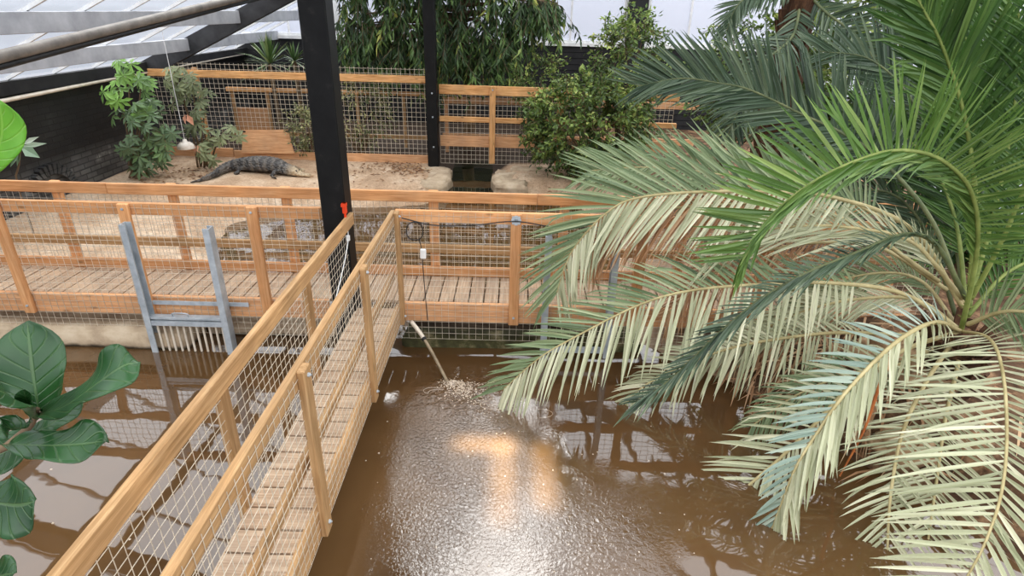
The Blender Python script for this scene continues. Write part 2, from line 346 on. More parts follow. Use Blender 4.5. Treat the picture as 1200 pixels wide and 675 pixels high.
UP = V3(0, 0, 1)
# ------------------------------------------------------------------ ground and water
def poly_sd(px, py, P):
    """signed distance to polygon, positive inside"""
    d = np.full(px.shape, 1e9); ins = np.zeros(px.shape, bool); n = len(P)
    for i in range(n):
        x0, y0 = P[i]; x1, y1 = P[(i+1) % n]; ex, ey = x1-x0, y1-y0
        t = np.clip(((px-x0)*ex+(py-y0)*ey)/(ex*ex+ey*ey), 0, 1)
        d = np.minimum(d, np.hypot(px-x0-t*ex, py-y0-t*ey))
        c = ((y0 > py) != (y1 > py)) & (px < (x1-x0)*(py-y0)/(y1-y0+1e-12)+x0); ins ^= c
    return np.where(ins, d, -d)
WZ = -.62
POND_BACK = [(-3.4, .3), (-3.95, 2.3), (-4.5, 2.6), (-5.0, 4.1), (-4.3, 4.75), (-3.9, 5.05), (-1.7, 5.5), (-1.4, 6.2), (-1.42, 9.2), (-.6, 9.2), (-.42, 6.3), (1.0, 6.05), (1.6, 5), (1.5, .3)]
POND_FRONT = [(-8.6, -8), (-8.6, .35), (1.45, .35), (2.4, -.42), (2.75, -1.2), (3.05, -1.7), (3.5, -2.2), (3.8, -3.2), (3.9, -8)]
def _noise(x, y, s, seed):
    r = np.random.default_rng(seed); out = 0*x
    for k in range(7):
        a = r.uniform(0, 2*PI); fq = s*(1.6**k)*.7; out = out+np.sin((x*math.cos(a)+y*math.sin(a))*fq+r.uniform(0, 6))*np.sin((x*math.sin(a+.5)-y*math.cos(a+.5))*fq*.8+r.uniform(0, 6))/(1.5**k)
    return out/2
def ground_z(x, y):
    x = np.asarray(x, float); y = np.asarray(y, float)
    sd = np.maximum(poly_sd(x, y, POND_BACK), poly_sd(x, y, POND_FRONT))+.08*_noise(x, y, 2.5, 3)
    land = np.clip(-sd/.55, 0, 1); land = land*land*(3-2*land)
    water = np.clip(sd/.4, 0, 1)
    east = np.clip((x-1.9)/1.2, 0, 1)*np.clip((5.5-y)/2, 0, 1)
    e2 = np.clip(-sd/1.7, 0, 1)
    z = WZ+.30*land-.5*water+.012*_noise(x, y, 4, 5)*land
    z = z+east*(.26*e2+.11*land*np.abs(_noise(x, y, 3.2, 9)))
    return z
xs = np.arange(-8.25, 9.01, .11); ys = np.arange(-6.5, 13.6, .11)
gx, gy = np.meshgrid(xs, ys); gz = ground_z(gx, gy)
g = MB(); g.v = [tuple(p) for p in np.stack([gx, gy, gz], -1).reshape(-1, 3)]; g.r = [.5]*len(g.v); nx = len(xs)
g.f = [(j*nx+i, j*nx+i+1, (j+1)*nx+i+1, (j+1)*nx+i) for j in range(len(ys)-1) for i in range(nx-1)]
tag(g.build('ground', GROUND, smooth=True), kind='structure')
w = MB(); w.box((.4, 3.4, WZ-.02), (17.2, 20, .04)); tag(w.build('pond_water', WATER), kind='structure')
w = MB(); w.box((-.98, 7.8, WZ+.006), (1.2, 2.9, .02)); tag(w.build('channel_water', WATERG), kind='structure')
def lump(name, c, d, material, seed, amp=.05, sub=4, kind='structure', bev=.12):
    """a rough cast block"""
    bm = bmesh.new(); bmesh.ops.create_cube(bm, size=1)
    for v in bm.verts: v.co = Vector((v.co.x*d[0], v.co.y*d[1], v.co.z*d[2]))
    bmesh.ops.bevel(bm, geom=bm.edges[:], offset=bev*min(d), segments=2, affect='EDGES')
    mx = max(d)
    for _ in range(sub): bmesh.ops.subdivide_edges(bm, edges=[e for e in bm.edges if e.calc_length() > mx/14], cuts=1, use_grid_fill=True)
    bmesh.ops.triangulate(bm, faces=[f for f in bm.faces if len(f.verts) > 4])
    r = random.Random(seed); off = [r.uniform(0, 9) for _ in range(6)]
    for v in bm.verts:
        p = v.co+Vector(c)
        n = math.sin(p.x*3.1+off[0])*math.sin(p.y*4.3+off[1])+.6*math.sin(p.x*7.7+off[2]+p.z*6)*math.sin(p.y*8.3+off[3])+.35*math.sin(p.x*17+off[4])*math.sin(p.y*15+p.z*19+off[5])
        v.co += v.normal*n*amp if v.normal.length else Vector()
    me = bpy.data.meshes.new(name); bm.to_mesh(me); bm.free(); me.materials.append(material)
    me.polygons.foreach_set('use_smooth', [True]*len(me.polygons))
    o = bpy.data.objects.new(name, me); COL.objects.link(o); place(o, Matrix.Translation(Vector(c)))
    if kind: o['kind'] = kind
    return o
MOSS = noise_mat('mossy_concrete', [(.3, srgb(40, 38, 22)), (.5, srgb(70, 68, 40)), (.62, srgb(122, 112, 82)), (.8, srgb(180, 168, 138))], 5, detail=9, rough=.9, bump=.7, bdist=.02)
lump('concrete_kerb', (-5.85, .3, -.58), (4.5, .78, .38), CONC, 1, .012, bev=.1)
lump('concrete_kerb', (-2.55, .52, -.6), (2.0, .5, .3), CONC, 2, .012, bev=.1)
lump('concrete_kerb', (.15, .35, -.64), (2.75, .5, .26), MOSS, 3, .014, bev=.1)
lump('channel_kerb', (-1.74, 6.85, -.52), (.72, 1.5, .32), CONC, 4, .05, sub=5, bev=.12)
lump('channel_kerb', (-.06, 6.95, -.52), (.72, 1.5, .32), CONC, 5, .05, sub=5, bev=.12)
lump('channel_kerb', (.85, 7.45, -.46), (1.8, .4, .3), CONC, 6, .025, sub=5, bev=.12)

# ------------------------------------------------------------------ glasshouse shell
XW, ZE, SL = -8.1, 1.72, .477          # left wall plane, eave height, roof slope
rz = lambda x: ZE+(x-XW)*SL
b = MB(); b.box((XW-.15, 3.6, .35), (.3, 20.2, 2.3)); wl = tag(b.build('wall_left', BRICK), kind='structure')
b = MB()                               # the low brick arch, its bricks on edge
for k in range(13):
    a = PI*(.1+.8*k/12); b.box((0, 0, 0), (.12, .07, .17), Matrix.Translation((XW+.03, 4.31+.5*math.cos(a), -.24+.46*math.sin(a))) @ Matrix.Rotation(-(a-PI/2), 4, 'X').inverted())
b.build('brick_arch', BRICK, wl)
b = MB(); b.box((XW+.06, 3.6, 1.61), (.14, 20.2, .2)); tag(b.build('trim_1', BLACKB), kind='structure')
b = MB(); b.box((.5, 13.1, .8), (17.5, .2, 2.4))
for k in range(14): b.box((.5, 12.99, -.3+k*.17), (17.4, .03, .15))
tag(b.build('wall_back', BLACKB), kind='structure')
b = MB(); b.box((.5, 12.97, 2.04), (17.4, .12, .09)); tag(b.build('trim_2', WHITEM), kind='structure')
def window_wall(i, x0, x1, z0, z1):
    b = MB(); b.box(((x0+x1)/2, 13.02, (z0+z1)/2), (x1-x0, .02, z1-z0)); o = b.build('window_%d' % i, POLY); o['kind'] = 'structure'
    f = MB()
    for x in (x0, (x0+x1)/2, x1): f.box((x, 13.0, (z0+z1)/2), (.05 if x not in (x0, x1) else .1, .06, z1-z0))
    f.box(((x0+x1)/2, 13.0, z0+.05), (x1-x0, .08, .1)); f.box(((x0+x1)/2, 13.0, z1), (x1-x0, .08, .1))
    f.build('window_frame', WHITEM, o)
M_, nt_, out_ = mat('polycarbonate'); _t = nd(nt_, 'ShaderNodeBsdfTransparent'); _t.inputs[0].default_value = (.95, .96, 1, 1); _d = nd(nt_, 'ShaderNodeBsdfDiffuse'); _d.inputs[0].default_value = (.75, .76, .8, 1); _x = nd(nt_, 'ShaderNodeMixShader'); _x.inputs[0].default_value = .3
lk(nt_, _t.outputs[0], _x.inputs[1]); lk(nt_, _d.outputs[0], _x.inputs[2]); lk(nt_, _x.outputs[0], out_.inputs[0]); POLY = M_
for i, (x0, x1) in enumerate([(-8, -5.3), (-5.2, -2.6), (-2.5, -.1), (0, 3.1), (3.75, 6.2), (6.3, 9)]): window_wall(i+1, x0, x1, 2.05, 4.6)
b = MB(); b.box((3.43, 12.95, 2.5), (.55, .2, 4.8)); tag(b.build('trim_3', BLACKB), kind='structure')
rf = bpy.data.objects.new('roof', None); COL.objects.link(rf); rf['kind'] = 'structure'
mb = MB(); mb.tube([(-5.0, -2.2, 2.12-.085), (-5.0, .32, 2.39-.085), (-5.0, 5.63, 2.95-.085), (-5.0, 7.7, 3.16-.085)], .032, 10); pu = mb  # thin black tube added below the roof pipe as its shaded underside
YA, YB = -6.4, 13.0
for k in range(5):                     # left slope: purlins along the house
    x = -7.03+1.18*k
    if x > -2.2: continue
    board('purlin', (x, YA, rz(x)-.15), (x, YB, rz(x)-.15), .1, .24, GREYM, rf)
for y in (-3.9, 0, 7.85):
    board('rafter', (XW, y, rz(XW)-.2), (-2.2, y, rz(-2.2)-.2), .14, .34, DARKBEAM, rf)
b = MB()
for k in range(18):
    y = -5.35+1.05*k; b.bar((XW, y, rz(XW)+.01), (-2.1, y, rz(-2.1)+.01), .045, .05)
b.build('glazing_bars', WHITEM, rf)
b = MB(); b.bar((XW, (YA+YB)/2, rz(XW)+.03), (-2.1, (YA+YB)/2, rz(-2.1)+.03), YB-YA, .008, up=(-SL, 0, 1)); b.build('roof_glass', GLASS, rf)
b = MB(); b.box((-1.8, 3.3, 4.62), (.8, 19.6, .2)); b.build('gutter', DARKBEAM, rf)
rz2 = lambda x: 4.6+(x+1.4)*.4
for k in range(6):
    x = -.4+1.25*k; board('purlin', (x, YA, rz2(x)-.12), (x, YB, rz2(x)-.12), .1, .2, DARKBEAM, rf)
for y in (0, 3.9, 7.85): board('rafter', (-1.4, y, rz2(-1.4)-.15), (6, y, rz2(6)-.15), .14, .34, DARKBEAM, rf)
b = MB(); b.bar((-1.4, (YA+YB)/2, rz2(-1.4)+.03), (6, (YA+YB)/2, rz2(6)+.03), YB-YA, .008, up=(-.4, 0, 1)); b.build('roof_glass', GLASS, rf)
# pipes
b = MB(); b.tube([(-5, -2.2, 2.12), (-5, .32, 2.39), (-5, 5.63, 2.95), (-5, 7.7, 3.16)], .06, 14)
o = b.build('roof_pipe', PIPEM, smooth=True); tag(o, 'long grey round pipe slanting across under the glass roof', 'pipe'); pu.build('pipe_shade_strip', RUBBER, o, smooth=True)['label'] = 'black strip added as the shaded underside of the pipe'
b = MB(); b.tube([(XW+.1, -6.3, 1.40), (XW+.1, 3.83, 1.44), (XW+.1, 6.53, 1.49), (XW+.1, 12.8, 1.55)], .034, 10)
o = b.build('wall_pipe', CREAM, smooth=True); tag(o, 'thin cream pipe running along the top of the black brick wall', 'pipe')
# columns
def column(x, y, label, zb):
    r = root('support_column', (x, y, zb), label, 'column')
    board('shaft', (x, y, zb), (x, y, 4.6), .24, .24, BLACKP, r, up=(0, 1, 0), bev=.012)
    if y > 1:
        for z in (.1, .75, 1.25): bolt(r, (x+.02, y-.12, z), (0, -1, 0), .02)
    return r
cx = at(393, 220, Y=-.1).x
column(cx, -.12, 'black painted timber column standing at the corner of the two walkways', -1.0)
column(-1.82, 7.66, 'black painted timber column standing in the rear fence beside the water channel', -.42)

# ------------------------------------------------------------------ walkways
def deck(parent, length, width, pitch, M):
    mb = MB(); n = int(length/pitch)
    for i in range(n):
        t = .032+rng.uniform(-.002, .002)
        mb.box((0, (i+.5)*pitch, -.016+rng.uniform(-.002, .002)), (width, pitch-.017, t))
    o = mb.build('deck', W_DECK, parent); place(o, M, parent); return o
H = 1.05
cw = root('cross_walkway', (-2, .38, -.2), 'timber boardwalk crossing the whole pond from side to side', 'walkway')
deck(cw, 12.6, .67, .165, Matrix.Translation((-8.05, .385, 0)) @ Matrix.Rotation(-PI/2, 4, 'Z'))
board('kick_board', (-8.05, .022, -.112), (-1.98, .022, -.112), .045, .226, W_KICK, cw)
board('kick_board', (-1.2, .022, -.112), (4.6, .022, -.112), .045, .226, W_KICK, cw)
board('kick_board', (-8.05, .745, .06), (4.6, .745, .06), .04, .12, W_OR, cw)
board('joist', (-8.05, .5, -.13), (4.6, .5, -.13), .05, .18, W_DECK, cw)
for x in (-6.6, -4.6, .9, 3): board('support_post', (x, .4, -1.0), (x, .4, -.04), .09, .09, W_DECK, cw, up=(0, 1, 0))
def railing_x(name, label, x0, x1, rail_y, post_y, posts, top=H, pz=-.225, mesh_y=None, mesh_z=(-.44, 1.04), rail_m=W_OR, mid=None, wire=WIRE, bolts=True, mw=.0032):
    r = root(name, ((x0+x1)/2, rail_y, 0), label, 'railing')
    xs_ = [x0]+[p for p in JOINTS.get(name+label[:4], [])]+[x1]
    for a, b_ in zip(xs_, xs_[1:]): board('top_rail', (a, rail_y, top-.062), (b_-.003, rail_y, top-.062), .045, .124, rail_m, r)
    if mid: board('mid_rail', (x0, mid[0], mid[1]), (x1, mid[0], mid[1]), .045, .1, W_TAN, r)
    for x in posts:
        p = board('post', (x, post_y, pz), (x, post_y, top), .045, .11, W_OR, r, up=(1, 0, 0))
        if bolts:
            s = -1 if post_y < rail_y else 1
            bolt(r, (x, post_y+s*.023, top-.05), (0, s, 0)); bolt(r, (x, post_y+s*.023, -.13), (0, s, 0))
    mesh_panel('wire_mesh', (x0, mesh_y, mesh_z[0]), (1, 0, 0), (0, 0, 1), x1-x0, mesh_z[1]-mesh_z[0], .075, .072, mw, wire, r)
    return r
JOINTS = {}
railing_x('railing', 'near pine railing of the boardwalk, left of the black column, behind the gate guide rails', -8.05, -1.96, .022, -.03, [-6.58, -5.27, -3.95, -2.65], mesh_y=-.006)
nr = railing_x('railing', 'near pine railing of the boardwalk, right of the footbridge, with black cable on it', -1.2, 4.6, .022, -.03, [.04, 1.35, 2.66], mesh_y=-.006)
mb = MB(); mb.box((.04, -.056, .99), (.085, .006, .085)); mb.box((.04, -.06, .99), (.03, .01, .1)); mb.box((.04, -.06, .99), (.1, .01, .03)); mb.build('post_plate', STEEL, nr)
JOINTS['railingfar '] = [-4.6, .28]
railing_x('railing', 'far pine railing along the boardwalk, in front of the rear pool', -8.05, 4.6, .745, .79, [-6.55, -5.22, -3.9, -2.6, -.91, .6, 2.0], top=1.04, mesh_y=.768, mesh_z=(-.1, .98), mid=(.70, .365), wire=WIRED)
# footbridge
br = root('footbridge', (-1.42, -2.5, -.2), 'narrow timber footbridge running from the viewer to the boardwalk', 'walkway')
deck(br, 5.6, .41, .176, Matrix.Translation((-1.435, -5.6, 0)))
board('kick_board', (-1.215, -5.6, -.112), (-1.215, -.03, -.112), .045, .226, W_TAN, br)
board('kick_board', (-1.655, -5.6, -.132), (-1.655, -.25, -.132), .03, .186, W_TAN, br)
board('joist', (-1.45, -5.6, -.14), (-1.45, .0, -.14), .06, .16, W_DECK, br)
def railing_y(label, rail_x, post_x, mesh_x, y0, y1, posts, mid=None, ptop=H):
    r = root('railing', (rail_x, (y0+y1)/2, 0), label, 'railing')
    board('top_rail', (rail_x, y0, H-.062), (rail_x, y1, H-.062), .045, .124, W_TAN, r)
    if mid: board('mid_rail', (mid, y0, .32), (mid, y1, .32), .045, .09, W_TAN, r)
    for y in posts:
        board('post', (post_x, y, -.225), (post_x, y, ptop), .045, .11, W_TAN, r, up=(0, 1, 0))
        s = -1 if post_x < rail_x else 1
        bolt(r, (post_x+s*.023, y, ptop-.05), (s, 0, 0)); bolt(r, (post_x+s*.023, y, -.14), (s, 0, 0))
    mesh_panel('wire_mesh', (mesh_x, y0, -.22), (0, 1, 0), (0, 0, 1), y1-y0, H+.2, .075, .072, .0028, WIRE, r)
    return r
railing_y('left railing of the narrow footbridge, over the left pond', -1.618, -1.663, -1.646, -5.6, -.1, [-4.42, -2.95, -1.43], ptop=H-.075)
railing_y('right railing of the narrow footbridge, with a middle rail inside', -1.217, -1.172, -1.19, -5.6, .0, [-4.4, -2.93, -1.467, -.056], mid=-1.262)

# sluice gates
sg = root('sluice_gate', (-3.5, -.1, -.6), 'galvanised sliding gate with two tall guide rails and a barred grate, fixed to the walkway', 'gate')
def channel_bar(parent, x, y, z0, z1, face):
    mb = MB()
    mb.box((x, y, (z0+z1)/2), (.012, .11, z1-z0)); mb.box((x+face*.03, y-.05, (z0+z1)/2), (.06, .012, z1-z0)); mb.box((x+face*.03, y+.05, (z0+z1)/2), (.06, .012, z1-z0))
    return mb.build('guide_rail', STEEL, parent)
channel_bar(sg, -3.95, -.11, -.72, .87, 1); channel_bar(sg, -3.06, -.11, -.72, .85, -1)
mb = MB(); mb.box((-3.505, -.13, -.255), (.88, .05, .055)); mb.box((-3.505, -.1, -.2), (.86, .09, .02)); mb.build('crossbar', STEEL, sg)
mb = MB(); mb.box((-3.45, -.035, -.06), (1.2, .012, .045)); mb.build('mounting_strip', STEEL, sg)
mb = MB()
for k in range(11): mb.tube([(-3.86+.071*k, -.11, -.27), (-3.86+.071*k, -.11, -.68)], .012, 6)
mb.bar((-3.9, -.11, -.665), (-3.1, -.11, -.665), .025); mb.build('grate', CREAM, sg)
mb = MB(); mb.tube(bez([(-3.66, -.11, -.19), (-3.65, -.13, -.14), (-3.5, -.13, -.14), (-3.49, -.11, -.19)], 12), .007, 6); mb.build('handle', STEEL, sg)
sg = root('sluice_gate', (.7, -.1, -.5), 'galvanised guide rails of a gate half hidden behind the palm fronds', 'gate')
channel_bar(sg, .35, -.11, -.55, .86, 1); channel_bar(sg, 1.1, -.11, -.55, .84, -1)
mb = MB(); mb.box((.72, -.12, -.47), (.7, .05, .055)); mb.build('crossbar', STEEL, sg)
# beam under the right-hand walkway
mb = MB(); mb.tube(bez([(-1.1, .2, -.33), (-.3, .22, -.35), (.6, .2, -.34)], 8), [.075, .08, .085, .08, .08, .07, .075, .07], 10)
tag(mb.build('log', LOGM, smooth=True), 'dark weathered log lying under the boardwalk behind wire mesh', 'log')
# cable with coil and tag, clip, cord, hose
cb = root('electric_cable', (-1.05, -.07, .8), 'thin black cable looped over the right railing and hanging down to the water', 'cable')
mb = MB(); mb.tube(bez([(-1.12, -.07, .99), (-.8, -.06, .92), (-.4, -.065, .93), (.03, -.07, .985), (.5, -.06, .93), (1.3, -.07, .96)], 40), .006, 6); mb.build('cable_run', RUBBER, cb)
mb = MB(); c = at(486, 271, Y=-.06)
mb.tube([(c.x+.085*math.cos(t), -.06+.012*math.sin(3*t), c.z+.1*math.sin(t)) for t in np.linspace(.3, 2*PI+1.6, 40)], .006, 6); mb.build('coil', RUBBER, cb)
mb = MB(); mb.tube(bez([at(491, 280, Y=-.07), at(494, 293, Y=-.06), at(497, 330, Y=-.05), at(501, 375, Y=-.05)], 20), .005, 6); mb.build('drop_cable', RUBBER, cb)
c = at(495.5, 297.5, Y=-.08); board('tag', (c.x, c.y, c.z-.055), (c.x+.004, c.y, c.z+.055), .03, .065, WHITEP, cb, up=(1, 0, 0), bev=.01)['label'] = 'white plastic tag'
c = at(404, 246, X=-1.63)
rc = root('spring_clip', c, 'small red clip with white cord at the end of the left footbridge railing', 'clip')
mb = MB(); mb.box((c.x, c.y, c.z+.02), (.035, .045, .1)); mb.box((c.x, c.y-.01, c.z+.055), (.045, .06, .03)); mb.tube([(c.x, c.y, c.z-.03), (c.x, c.y, c.z-.1)], .012, 6); mb.build('handle', REDP, rc)
mb = MB(); p = at(408, 279, X=-1.62); mb.box(p, (.03, .03, .05)); mb.tube(bez([(c.x, c.y, c.z-.1), p, at(403, 310, X=-1.62), at(394, 348, X=-1.62)], 16), .005, 5); mb.build('cord', WHITEP, rc)
h0, h1 = at(482, 377, Y=-.06), at(524, 447, Z=-.63)
hp = bez([h0, h0.lerp(h1, .3)+Vector((0, 0, .05)), h0.lerp(h1, .62)+Vector((0, 0, .05)), h1], 24)
hs = root('water_hose', h0, 'pale hose pouring water into the pond beside the footbridge', 'hose')
mb = MB(); mb.tube(hp[8:], .017, 10); mb.build('hose_end', HOSEM, hs, smooth=True)
mb = MB(); mb.tube(hp[:10], .023, 10); mb.build('hose_sleeve', CREAM, hs, smooth=True)
mb = MB(); mb.tube(hp[9:11], .026, 10); mb.build('hose_clamp', RUBBER, hs)

# ------------------------------------------------------------------ rear fences
YF = 7.8
f1 = root('rear_fence', (-5, YF, 0), 'rear pine fence with tall wire mesh, left of the black rear column', 'fence')
board('top_rail', (-8.0, YF-.03, 1.5), (-1.95, YF-.03, 1.5), .045, .15, W_BACK, f1)
board('base_board', (-6.4, YF-.03, -.27), (-1.95, YF-.03, -.27), .05, .26, W_PLY, f1)
board('base_board', (-8.0, YF-.03, -.2), (-6.42, YF-.03, -.2), .05, .2, W_PLY, f1)
for x in (-7.0, -4.3): board('post', (x, YF+.05, -.4), (x, YF+.05, 1.62), .09, .09, W_BACK, f1, up=(0, 1, 0))
mesh_panel('wire_mesh', (-8.0, YF, -.2), (1, 0, 0), (0, 0, 1), 6.05, 1.93, .1, .1, .0062, WIRE, f1)
p = root('plywood_panel', (-5.6, 7.68, -.17), 'weathered plywood sheet leaning on the rear fence behind the crocodile', 'panel')
q = [at(283, 179.5, Y=7.66), at(285, 152.5, Y=7.74), at(337, 152, Y=7.74), at(345, 180, Y=7.66)]
mb = MB(); mb.add(q+[v+Vector((0, .02, 0)) for v in q], [(0, 3, 2, 1), (4, 5, 6, 7), (0, 1, 5, 4), (1, 2, 6, 5), (2, 3, 7, 6), (3, 0, 4, 7)]); mb.build('sheet', W_PLY, p)
for k in (1, 2): mb = MB(); mb.box(q[k]+Vector((0, -.01, -.03)), (.1, .02, .03)); mb.build('bracket', RUBBER, p)
f2 = root('rear_fence', (0, YF, 0), 'rear pine fence of several rails over the water channel, right of the black rear column', 'fence')
board('top_rail', (-1.68, YF, 1.31), (3.6, YF, 1.28), .045, .2, W_BACK, f2)
board('mid_rail', (-1.68, YF-.03, .685), (3.6, YF-.03, .66), .09, .11, W_BACK, f2)
board('lower_board', (-1.68, YF, .195), (3.6, YF, .18), .045, .24, W_PLY, f2)
for x in (-.5, 1.0, 2.6):
    board('post', (x, YF-.08, -.28), (x, YF-.08, 1.4), .06, .13, W_BACK, f2, up=(1, 0, 0)); bolt(f2, (x, YF-.11, 1.33), (0, -1, 0), .02)
mesh_panel('wire_mesh', (-1.68, YF+.03, -.32), (1, 0, 0), (0, 0, 1), 5.2, 1.6, .1, .1, .006, WIRE, f2)
f3 = root('inner_fence', (-4.5, 9.3, 0), 'lower fence of thin posts standing further back behind the mesh', 'fence')
board('top_rail', (-7.05, 9.3, 1.0), (-1.9, 9.3, 1.0), .08, .1, W_BACK, f3)
board('bottom_rail', (-7.05, 9.3, -.05), (-1.9, 9.3, -.05), .06, .1, W_TAN, f3)
for x in (-6.95, -6.1, -5.0, -3.9, -2.75, -1.95): board('post', (x, 9.36, -.35), (x, 9.36, .98), .05, .08, W_TAN, f3, up=(1, 0, 0))
board('boarding', (-7.0, 9.4, .25), (-6.1, 9.4, .25), .03, .62, W_PLY, f3)
f4 = root('inner_fence', (1, 9.3, 0), 'brown rails standing behind the fence over the water channel', 'fence')
for z in (.88, .0): board('rail', (-1.8, 9.3, z), (4.5, 9.3, z), .05, .16, W_PLY, f4)
for x in (-1.7, .6, 2.8): board('post', (x, 9.35, -.4), (x, 9.35, 1.0), .06, .08, W_PLY, f4, up=(1, 0, 0))
# dome heat lamp on its wire
c = at(218, 172, Y=6.2)
hl = root('heat_lamp', c, 'white dome heat lamp hanging on a wire in front of the plants', 'lamp')
mb = MB(); mb.lathe([(.0, .16), (.035, .15), (.05, .1), (.1, .085), (.15, .04), (.17, -.03), (.165, -.035), (.14, .03), (.09, .07), (.0, .08)], c, 24); mb.build('shade', noise_mat('lamp_white', [(.3, srgb(205, 192, 176)), (.7, srgb(236, 228, 216))], 12, rough=.4, bump=.1), hl, smooth=True)
mb = MB(); mb.lathe([(0, .08), (.03, .07), (.035, .03), (.0, -.01)], c, 14); mb.build('bulb', WHITEP, hl, smooth=True)
mb = MB(); mb.tube([(c.x, c.y, c.z+.15), (c.x, c.y, rz(c.x)-.02)], .006, 6); mb.build('wire', WHITEM, hl)
# ------------------------------------------------------------------ crocodile
def crocodile():
    gz_ = lambda p: float(ground_z(p.x, p.y))
    P = [(222, 209), (236, 207), (250, 203.5), (262, 198), (273, 195.5), (285, 195), (298, 195.5), (312, 196), (324, 197), (333, 198.5), (341, 200), (349, 201), (357, 201.8), (363, 202)]
    RX = [.01, .025, .045, .07, .10, .15, .215, .245, .225, .16, .15, .095, .06, .062]     # half width
    RZ = [.012, .035, .065, .09, .115, .14, .16, .165, .15, .115, .105, .06, .04, .04]         # half height
    ctr = []
    for (px, py), r in zip(P, RZ):
        p = at(px, py, Z=-.22); p.z = gz_(p)+r*.9+.005; ctr.append(p)
    ctr = [Vector(p) for p in bez(ctr, 79)]
    t = np.linspace(0, len(P)-1, 79); RX = np.interp(t, range(len(P)), RX); RZ = np.interp(t, range(len(P)), RZ)
    bm = bmesh.new(); rings = []; n = 18
    for i, c in enumerate(ctr):
        T = (ctr[min(i+1, 78)]-ctr[max(i-1, 0)]).normalized(); S = T.cross(Vector((0, 0, 1))).normalized(); U = S.cross(T)
        ring = []
        for j in range(n):
            a = 2*PI*j/n; x = math.cos(a); y = math.sin(a)
            yy = math.copysign(abs(y)**.8, y)*(1 if y > 0 else .85)
            bump = 0
            if i in (64, 65, 66, 67) and y > .3 and abs(x) > .3: bump = .014          # brow over the eyes
            if 5 < i < 58 and y > .2 and i % 2 and j % 2 == 0: bump = .055 if i > 14 else .035             # rows of scutes
            ring.append(bm.verts.new(c+S*x*RX[i]+U*(yy*RZ[i]+bump)))
        rings.append(ring)
    for a, b in zip(rings, rings[1:]):
        for j in range(n): bm.faces.new((a[j], a[(j+1) % n], b[(j+1) % n], b[j]))
    bm.faces.new(rings[0][::-1]); bm.faces.new(rings[-1])
    # four legs pulled out of the flank as continuous surface
    def leg(i, side, fwd):
        bm.faces.ensure_lookup_table()
        T = (ctr[i+1]-ctr[i-1]).normalized(); S = T.cross(Vector((0, 0, 1))).normalized()*side
        want = ctr[i]+S*RX[i]-Vector((0, 0, RZ[i]*.3))
        fs = sorted([f for f in bm.faces if len(f.verts) == 4], key=lambda f: (f.calc_center_median()-want).length)[:4]
        g0 = gz_(ctr[i]+S*.4)
        path = [(.07, .02, .6, 1.2), (.14, fwd*.07, .42, .9), (.17, fwd*.02, .16, .75), (.20, fwd*.12, .05, .8), (.22, fwd*.2, .03, .9)]
        reg = fs
        for (out_, f_, hz, sc) in path:
            ex = bmesh.ops.extrude_face_region(bm, geom=reg)
            vs = [v for v in ex['geom'] if isinstance(v, bmesh.types.BMVert)]; nf = [f for f in ex['geom'] if isinstance(f, bmesh.types.BMFace)]
            bmesh.ops.delete(bm, geom=[f for f in reg if f.is_valid], context='FACES_ONLY')
            c = sum((v.co for v in vs), Vector())/len(vs)
            tgt = ctr[i]+S*(RX[i]+out_)+T*f_; tgt.z = g0+.02+hz*RZ[i]*1.1
            for v in vs:
                dlt = v.co-c; k = .055*sc/max(dlt.length, 1e-4) if dlt.length > .055*sc else 1
                v.co = tgt+dlt*k
            reg = nf
    for i, s, f in ((53, 1, 1), (53, -1, 1), (31, 1, -.4), (31, -1, -.4)): leg(i, s, f)
    bmesh.ops.recalc_face_normals(bm, faces=bm.faces[:])
    me = bpy.data.meshes.new('crocodile'); bm.to_mesh(me); bm.free()
    M, nt, out = mat('crocodile_hide')
    tc = nd(nt, 'ShaderNodeTexCoord'); sp = nd(nt, 'ShaderNodeSeparateXYZ'); lk(nt, tc.outputs['Object'], sp.inputs[0])
    wv = nd(nt, 'ShaderNodeTexWave', bands_direction='X', _Scale=2.0, _Distortion=7.0, _Detail=4); wv.inputs['Detail Scale'].default_value = 2.5; lk(nt, tc.outputs['Object'], wv.inputs['Vector'])
    r = ramp(nt, [(.1, srgb(62, 59, 57)), (.5, srgb(78, 74, 71)), (.95, srgb(104, 98, 91))]); lk(nt, wv.outputs['Fac'], r.inputs[0])
    mr = nd(nt, 'ShaderNodeMapRange'); mr.inputs[1].default_value = 1.62; mr.inputs[2].default_value = 1.82; lk(nt, sp.outputs['X'], mr.inputs[0])
    mx = nd(nt, 'ShaderNodeMixRGB'); mx.inputs[2].default_value = (*srgb(186, 164, 132), 1); lk(nt, mr.outputs[0], mx.inputs[0]); lk(nt, r.outputs[0], mx.inputs[1])
    vo = nd(nt, 'ShaderNodeTexVoronoi', _Scale=22); lk(nt, tc.outputs['Object'], vo.inputs['Vector'])
    bp = nd(nt, 'ShaderNodeBump', _Strength=1, _Distance=.04); lk(nt, vo.outputs['Distance'], bp.inputs['Height'])
    b = nd(nt, 'ShaderNodeBsdfPrincipled', _Roughness=.55); lk(nt, mx.outputs[0], b.inputs['Base Color']); lk(nt, bp.outputs[0], b.inputs['Normal']); lk(nt, b.outputs[0], out.inputs[0])
    o = bpy.data.objects.new('crocodile', me); COL.objects.link(o); me.materials.append(M)
    org = ctr[0].copy()
    for v in me.vertices: v.co -= org
    place(o, Matrix.Translation(org)); me.polygons.foreach_set('use_smooth', [True]*len(me.polygons))
    o.modifiers.new('s', 'SUBSURF').levels = 1; o.modifiers['s'].render_levels = 1
    tag(o, 'grey banded crocodile with a yellowish head lying on the sand by the rear fence', 'crocodile')
